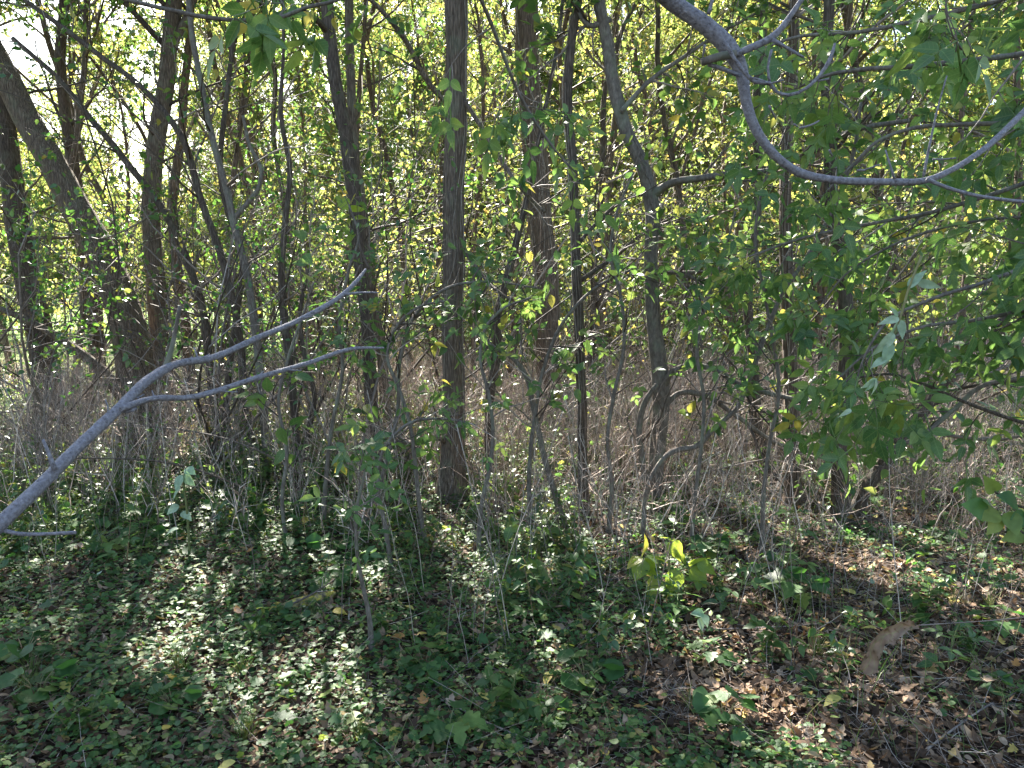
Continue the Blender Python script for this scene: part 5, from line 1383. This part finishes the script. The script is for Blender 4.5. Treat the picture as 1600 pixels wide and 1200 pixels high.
place_labels(FO, lambda o: next(v for k, v in FK.items() if o['label'].startswith(k)), True)

# seedlings and low plants
def proto_plant(label, H, kind, mat, group, name='seedling', cat='seedling', stem='green_stem'):
    root = empty(name, (0, 0, 0)); tag(root, label, cat, group); st = MB(); lf = MB()
    if kind == 'elder':
        P, R = smooth_path([(0, 0, -.02), (rng.normal() * .02, rng.normal() * .02, H * .5), (rng.normal() * .05, rng.normal() * .05, H)], [.0035, .0025, .0015], .02)
        tubes(st, P, R, 6)
        for k in range(4):
            p0 = P[int((.35 + .2 * k) * (len(P) - 1)) if k < 3 else -1]
            a = k * 1.57 + rng.normal() * .3
            for s in (0, pi):
                d = np.array([[cos(a + s), sin(a + s), .25]]); sz = rng.uniform(.12, .19) * (1 - .12 * k)
                leaves(lf, ELDER3, p0[None], d, np.array([[0, 0, 1.]]) + rng.normal(size=(1, 3)) * .25, sz, curl=(-.45, -.2))
    elif kind == 'rosette':
        n = 11
        a = np.arange(n) * 2.4 + rng.normal(0, .2, n); L = rng.uniform(.3, 1, n) * H
        P0 = np.zeros((n, 3)); P1 = np.stack([np.cos(a) * L * .6, np.sin(a) * L * .6, L * .8 + .02], -1)
        tubes(st, np.stack([P0, P1 * .55 + np.array([0, 0, .02]), P1], 1), np.full((n, 3), .0015), 4, cap=False)
        leaves(lf, ROUND, P1, np.stack([np.cos(a), np.sin(a), a * 0 - .1], -1), np.array([0, 0, 1.]) + rng.normal(size=(n, 3)) * .3, rng.uniform(.05, .09, n), curl=(-.2, .1))
    elif kind == 'pairs':
        n = 4; base = np.stack([rng.normal(0, .03, n), rng.normal(0, .03, n), np.full(n, -.02)], -1); d = nrm(np.stack([rng.normal(0, .25, n), rng.normal(0, .25, n), np.ones(n)], -1)); P = [base]
        for j in range(6): P.append(P[-1] + d * H / 6); d = nrm(d + rng.normal(size=d.shape) * .12)
        P = np.stack(P, 1); tubes(st, P, np.full((n, 7), .0016), 4)
        p, Tn = along(P, 14, .15); dd = nrm(np.cross(Tn, rng.normal(size=Tn.shape)) + np.array([0, 0, .1]))
        leaves(lf, OVATE, p, dd, nrm(rng.normal(size=p.shape) * .35 + np.array([0, 0, 1])), rng.uniform(.03, .06, len(p)))
    elif kind == 'lobed':
        n = 8; a = np.arange(n) * 2.4; L = rng.uniform(.5, 1, n) * H
        P1 = np.stack([np.cos(a) * L * .5, np.sin(a) * L * .5, L], -1); tubes(st, np.stack([P1 * 0, P1 * .5 + np.array([0, 0, .03]), P1], 1), np.full((n, 3), .0016), 4, cap=False)
        leaves(lf, LOBED, P1, np.stack([np.cos(a), np.sin(a), a * 0 - .2], -1), np.array([0, -.2, 1.]) + rng.normal(size=(n, 3)) * .3, rng.uniform(.07, .11, n), curl=(-.3, 0))
    st.build('stem', MAT[stem], root); lf.build('foliage', MAT[mat], root); return root
GE = 'box elder seedlings on the forest floor'; GW = 'low leafy weeds in the litter'
el = [proto_plant('box elder seedling with drooping three-part leaves standing in the litter', .36, 'elder', 'leaf_near', GE), proto_plant('short box elder seedling with broad leaves in the litter', .22, 'elder', 'leaf_near', GE)]
spots = [GP(1012, 955), GP(1060, 975), GP(1085, 930), GP(835, 965), GP(800, 905), GP(1035, 930), GP(950, 985), GP(560, 870), GP(650, 935), GP(610, 900), GP(1130, 900), GP(480, 850), GP(1150, 960), GP(1480, 1060)]
spots = [tuple(map(float, s)) for s in spots] + field(26, 3.6, 6.5, None, 1.0, .25)
place_labels(scatter(el, spots, .7, 1.1), lambda o: 'box elder seedling', True)
lw = [proto_plant('low weed with round scalloped leaves on thin stalks', .10, 'rosette', 'ivy', GW, 'weed', 'weed'), proto_plant('upright leafy weed with small paired leaves', .32, 'pairs', 'leaf_dark', GW, 'weed', 'weed'),
      proto_plant('sprawling weed with small pointed green leaves', .2, 'pairs', 'leaf', GW, 'weed', 'weed'), proto_plant('low weed with broad lobed leaves', .13, 'lobed', 'ivy', GW, 'weed', 'weed')]
spots = [GP(700, 1150), GP(270, 1110), GP(130, 1150), GP(1115, 1040), GP(1200, 1030), GP(1310, 1050), GP(1510, 1030), GP(790, 1110), GP(60, 1100), GP(860, 1120), GP(1000, 1020), GP(1130, 1130)]
spots = [tuple(map(float, s)) for s in spots] + field(190, 2.5, 6.8, lambda x, y: 1 if y > 3.3 else .5, 1.05)
WK = {'low weed with round': 'round-leaved weed', 'upright': 'upright small-leaved weed', 'sprawling': 'sprawling pointed-leaved weed', 'low weed with broad': 'broad lobed-leaved weed'}
place_labels(scatter(lw, spots, .7, 1.2), lambda o: next(v for k, v in WK.items() if o['label'].startswith(k)), True)
def proto_tuft(label, n, H, mat, spread):
    mb = MB(); d = nrm(np.stack([rng.normal(0, spread, n), rng.normal(0, spread, n), np.ones(n)], -1)); P = [np.stack([rng.normal(0, .015, n), rng.normal(0, .015, n), np.zeros(n)], -1)]; L = rng.uniform(.4, 1, n) * H
    for j in range(5): P.append(P[-1] + d * (L / 5)[:, None]); d = nrm(d + np.array([0, 0, -.18]) + rng.normal(size=d.shape) * .04)
    tubes(mb, np.stack(P, 1), (rng.uniform(.001, .002, n))[:, None] * np.array([1, 1, .9, .7, .5, .15]), 3, cap=False); o = mb.build('grass_tuft', MAT[mat])
    return tag(o, label, 'grass tuft', 'grass tufts standing in the ground cover')
tf = [proto_tuft('fresh bright green grass tuft in the low ground cover', 34, .16, 'grass', .35), proto_tuft('withered tan grass tuft drooping over the litter', 45, .10, 'straw_grey', .9)]
spots = [tuple(map(float, GP(*q))) for q in ((278, 1048), (375, 1056), (40, 1090), (230, 1185), (50, 1060), (1060, 1110), (1080, 1100), (560, 1150), (1250, 1150), (380, 1150))] + field(34, 2.4, 5.5, lambda x, y: 1 if x > 0 else .4, 1.0)
place_labels(scatter1(tf, spots, .6, 1.1), lambda o: 'green grass tuft' if 'green' in o['label'] else 'withered grass tuft', True)

# fallen twigs and the mossy piece of wood
def ground_twig(label, pix, w, mat='straw_grey', lift=.02, group='fallen twigs lying on the forest floor', name='fallen_twig'):
    P = []
    for (a, b) in pix:
        g = GP(a, b); P.append((g[0], g[1], float(hgt(g[0], g[1])) + lift))
    P, R = smooth_path(P, np.linspace(w, w * .5, len(P)), .02, .004, rng.integers(99)); mb = MB(); tubes(mb, P, R, 6)
    A, Ra = spawn(resample(P, R, 8)[0][None], resample(P, R, 8)[1][None], 3, .3, .9, (.05, .15), (.4, .8), .1, 4, .2, .7, rmin=.001); tubes(mb, A, Ra, 4)
    return tag(mb.build(name, MAT[mat]), label, 'twig', group)
ground_twig('long thin pale twig lying across the ground cover below the middle', [(534, 1062), (600, 1075), (680, 1082), (770, 1083), (850, 1086)], .003)
ground_twig('thin straight twig lying at bottom centre slanting up to the right', [(935, 1178), (985, 1145), (1030, 1120), (1058, 1102)], .003)
ground_twig('forked pale twig lying right of centre near the seedlings', [(820, 1050), (840, 1025), (862, 1012), (875, 1002)], .0035)
ground_twig('green-grey twig lying at the lower right', [(1280, 1080), (1340, 1105), (1400, 1130), (1480, 1158), (1590, 1145)], .0035, 'green_stem')
ground_twig('long grey twig arching over the sunlit litter at right', [(1290, 870), (1330, 838), (1380, 832), (1440, 845), (1560, 880)], .004, 'twig', .08)
ground_twig('dark twig lying along the right edge of the litter', [(1440, 1180), (1490, 1150), (1540, 1120), (1600, 1085)], .005, 'twig')
TWS = []
for q in field(34, 2.6, 6.0, None, 1.0):
    a = rng.uniform(0, 3.14); L = rng.uniform(.15, .4)
    P = [(q[0] + cos(a) * t * L, q[1] + sin(a) * t * L, float(hgt(q[0] + cos(a) * t * L, q[1] + sin(a) * t * L)) + .025) for t in (-1, -.3, .4, 1)]
    P, R = smooth_path(P, [.004, .0035, .003, .0015], .03, .006, rng.integers(99)); mb = MB(); tubes(mb, P, R, 5)
    o = tag(mb.build('fallen_twig', MAT['straw_grey']), 'short loose twig', 'twig', 'short loose twigs on the ground'); TWS.append((q, o))
class _Q:
    def __init__(s, q, o): s.location = (q[0], q[1], 0); s.o = o
    def __setitem__(s, k, v): s.o[k] = v
place_labels([_Q(q, o) for q, o in TWS], lambda o: 'short loose fallen twig', True)
def mossy():
    m = bark_mat('mossy_wood', [(.3, (.10, .075, .05)), (.46, (.24, .20, .10)), (.56, (.50, .40, .07)), (.75, (.42, .38, .13))], (30, 30, 30), .9)
    P = [PT(*q) for q in ((438, 968, 3.62), (460, 950, 3.66), (485, 938, 3.70), (510, 922, 3.75), (524, 912, 3.78))]
    P = [p[0] for p in P]
    for p in P: p[2] = float(hgt(p[0], p[1])) + .04
    P, R = smooth_path(P, [.018, .030, .028, .022, .012], .01, .004, 5); mb = MB(); tubes(mb, P, R, 18, bark=.14)
    tag(mb.build('log', m), 'short mossy yellow-green piece of rotten wood lying left of centre', 'log')
    ground_twig('peeled stick resting against the mossy piece of wood', [(452, 962), (478, 950), (505, 934), (530, 915)], .006, 'straw_grey', .075)
mossy()

# ------------------------------------------------------------------ beyond the thicket: drive, parked car, house
def simple_mat(name, col, rough=.6, spec=.4, metal=0, noise=.15):
    m, N, L = new_mat(name); tc = N.new('ShaderNodeTexCoord'); nz = N.new('ShaderNodeTexNoise'); nz.inputs['Scale'].default_value = 6; nz.inputs['Detail'].default_value = 5; L.new(tc.outputs['Object'], nz.inputs['Vector'])
    r = ramp(N, [(.3, tuple(c * (1 - noise) for c in col)), (.7, tuple(min(1, c * (1 + noise)) for c in col))]); L.new(nz.outputs['Fac'], r.inputs[0])
    pb = N.new('ShaderNodeBsdfPrincipled'); L.new(r.outputs[0], pb.inputs['Base Color']); pb.inputs['Roughness'].default_value = rough; pb.inputs['Specular IOR Level'].default_value = spec; pb.inputs['Metallic'].default_value = metal
    out = N.new('ShaderNodeOutputMaterial'); L.new(pb.outputs[0], out.inputs[0]); return m
def sheet():
    xs = np.linspace(5.2, 15.5, 30); ys = np.linspace(12.6, 22, 26); X, Y = np.meshgrid(xs, ys, indexing='ij'); X = X + (Y - 12.6) * .35
    Z = hgt(X, Y) + .02; idx = np.arange(X.size).reshape(X.shape); F = np.stack([idx[:-1, :-1], idx[1:, :-1], idx[1:, 1:], idx[:-1, 1:]], -1).reshape(-1, 4)
    mb = MB(); mb.add(np.stack([X, Y, Z], -1).reshape(-1, 3), F); tag(mb.build('drive', simple_mat('pink_gravel', (.42, .27, .24), .9, .1)), kind='structure')
sheet()
def box(mb, c, s, bev=0):
    c = np.array(c, float); s = np.array(s, float) / 2
    V = np.array([(x, y, z) for x in (-1, 1) for y in (-1, 1) for z in (-1, 1)]) * s + c
    mb.add(V, np.array([[0, 1, 3, 2], [4, 6, 7, 5], [0, 4, 5, 1], [2, 3, 7, 6], [0, 2, 6, 4], [1, 5, 7, 3]]))
def prism(mb, prof, y0, y1):
    n = len(prof); V = [(x, y0, z) for x, z in prof] + [(x, y1, z) for x, z in prof]
    F = np.array([[k, (k + 1) % n, n + (k + 1) % n, n + k] for k in range(n)])
    mb.add(np.array(V), [F, np.arange(n)[None][:, ::-1], (np.arange(n) + n)[None]])
def car(loc, rz, body=(.75, .76, .78), label='white car parked beyond the thicket, glimpsed between the trunks at right'):
    root = empty('parked_car', (0, 0, 0)); tag(root, label, 'car')
    b = MB(); prism(b, [(-2.25, .35), (-2.28, .75), (-2.15, .92), (-1.2, 1.0), (1.35, .98), (2.1, .85), (2.28, .65), (2.25, .32)], -.87, .87)
    prism(b, [(-1.75, .98), (-1.25, 1.42), (-.9, 1.47), (.35, 1.47), (1.25, 1.0)], -.74, .74)
    b.build('body', simple_mat('car_paint', body, .3, .6, 0, .02), root, smooth=False)
    g = simple_mat('car_glass', (.03, .04, .05), .1, .6); w = MB()
    for s in (-1, 1): prism(w, [(-1.45, 1.04), (-1.1, 1.38), (-.3, 1.40), (.35, 1.40), (.95, 1.04)], s * .742, s * .752)
    w.build('window', g, root, smooth=False)
    bl = simple_mat('tyre_rubber', (.02, .02, .02), .9, .1); rm = simple_mat('rim_metal', (.5, .5, .5), .4, .5, .6)
    for x in (-1.4, 1.4):
        for s in (-1, 1):
            m1 = MB(); y = np.linspace(-.1, .1, 3); P = np.stack([np.full(3, x), s * .80 + y, np.full(3, .33)], -1); tubes(m1, P, np.array([.31, .33, .31]), 24); o = m1.build('wheel', bl, root, smooth=False)
            m2 = MB(); P = np.stack([np.full(2, x), s * .91 + np.array([-.005, .01]), np.full(2, .33)], -1); tubes(m2, P, np.array([.2, .19]), 18); r_ = m2.build('rim', rm, root, smooth=False); r_.parent = o; r_.location = (0, 0, 0)
    hl = MB(); box(hl, (2.2, .6, .68), (.1, .3, .14)); hl.build('headlight', simple_mat('lamp_glass', (.7, .7, .7), .2), root); hl = MB(); box(hl, (2.2, -.6, .68), (.1, .3, .14)); hl.build('headlight', simple_mat('lamp_glass', (.7, .7, .7), .2), root)
    root.location = loc; root.rotation_euler = (0, 0, rz)
car((11.6, 29, 0), .15)
def house(x, y):
    root = empty('house', (x, y, 0)); tag(root, 'pale blue-grey house far beyond the thicket behind the trunks', 'house')
    W, D, H = 15, 8, 3.2
    b = MB(); box(b, (x, y, H / 2), (W, D, H)); b.build('wall', simple_mat('blue_siding', (.42, .48, .58), .8, .2), root, smooth=False)
    r = MB(); r0 = [(y - D / 2 - .5, H - .05), (y, H + 2.4), (y + D / 2 + .5, H - .05), (y + D / 2 + .5, H + .1), (y, H + 2.6), (y - D / 2 - .5, H + .1)]
    n = 6; V = [(x - W / 2 - .4, a, c) for a, c in r0] + [(x + W / 2 + .4, a, c) for a, c in r0]
    r.add(np.array(V), [np.array([[k, (k + 1) % n, n + (k + 1) % n, n + k] for k in range(n)]), np.array([[0, 1, 4, 5], [1, 2, 3, 4], [6, 11, 10, 7], [7, 10, 9, 8]])])
    r.build('roof', simple_mat('roof_shingle', (.10, .09, .09), .95, .1), root, smooth=False)
    for wx in (-5, -1.5, 4.6):
        f = MB(); yy = y - D / 2 - .03
        for c, s in (((wx, 2.25), (1.5, .1)), ((wx, .95), (1.5, .1)), ((wx - .7, 1.6), (.1, 1.2)), ((wx + .7, 1.6), (.1, 1.2))): box(f, (x + c[0], yy, c[1]), (s[0], .08, s[1]))
        w = f.build('window', simple_mat('white_frame', (.75, .75, .75), .5), root, smooth=False)
        g = MB(); box(g, (x + wx, yy + .02, 1.6), (1.3, .03, 1.2)); go = g.build('pane', simple_mat('pane_glass', (.05, .07, .09), .1, .6), root, smooth=False); go.parent = w; go.location = (0, 0, 0)
    d = MB(); box(d, (x + 1.6, y - D / 2 - .03, 1.05), (.95, .06, 2.1)); d.build('door', simple_mat('door_paint', (.5, .5, .5), .5), root, smooth=False)
house(-3, 44)
print('script seconds', round(time.time() - T0, 1), 'objects', len(bpy.data.objects), 'verts', sum(len(m.vertices) for m in bpy.data.meshes))
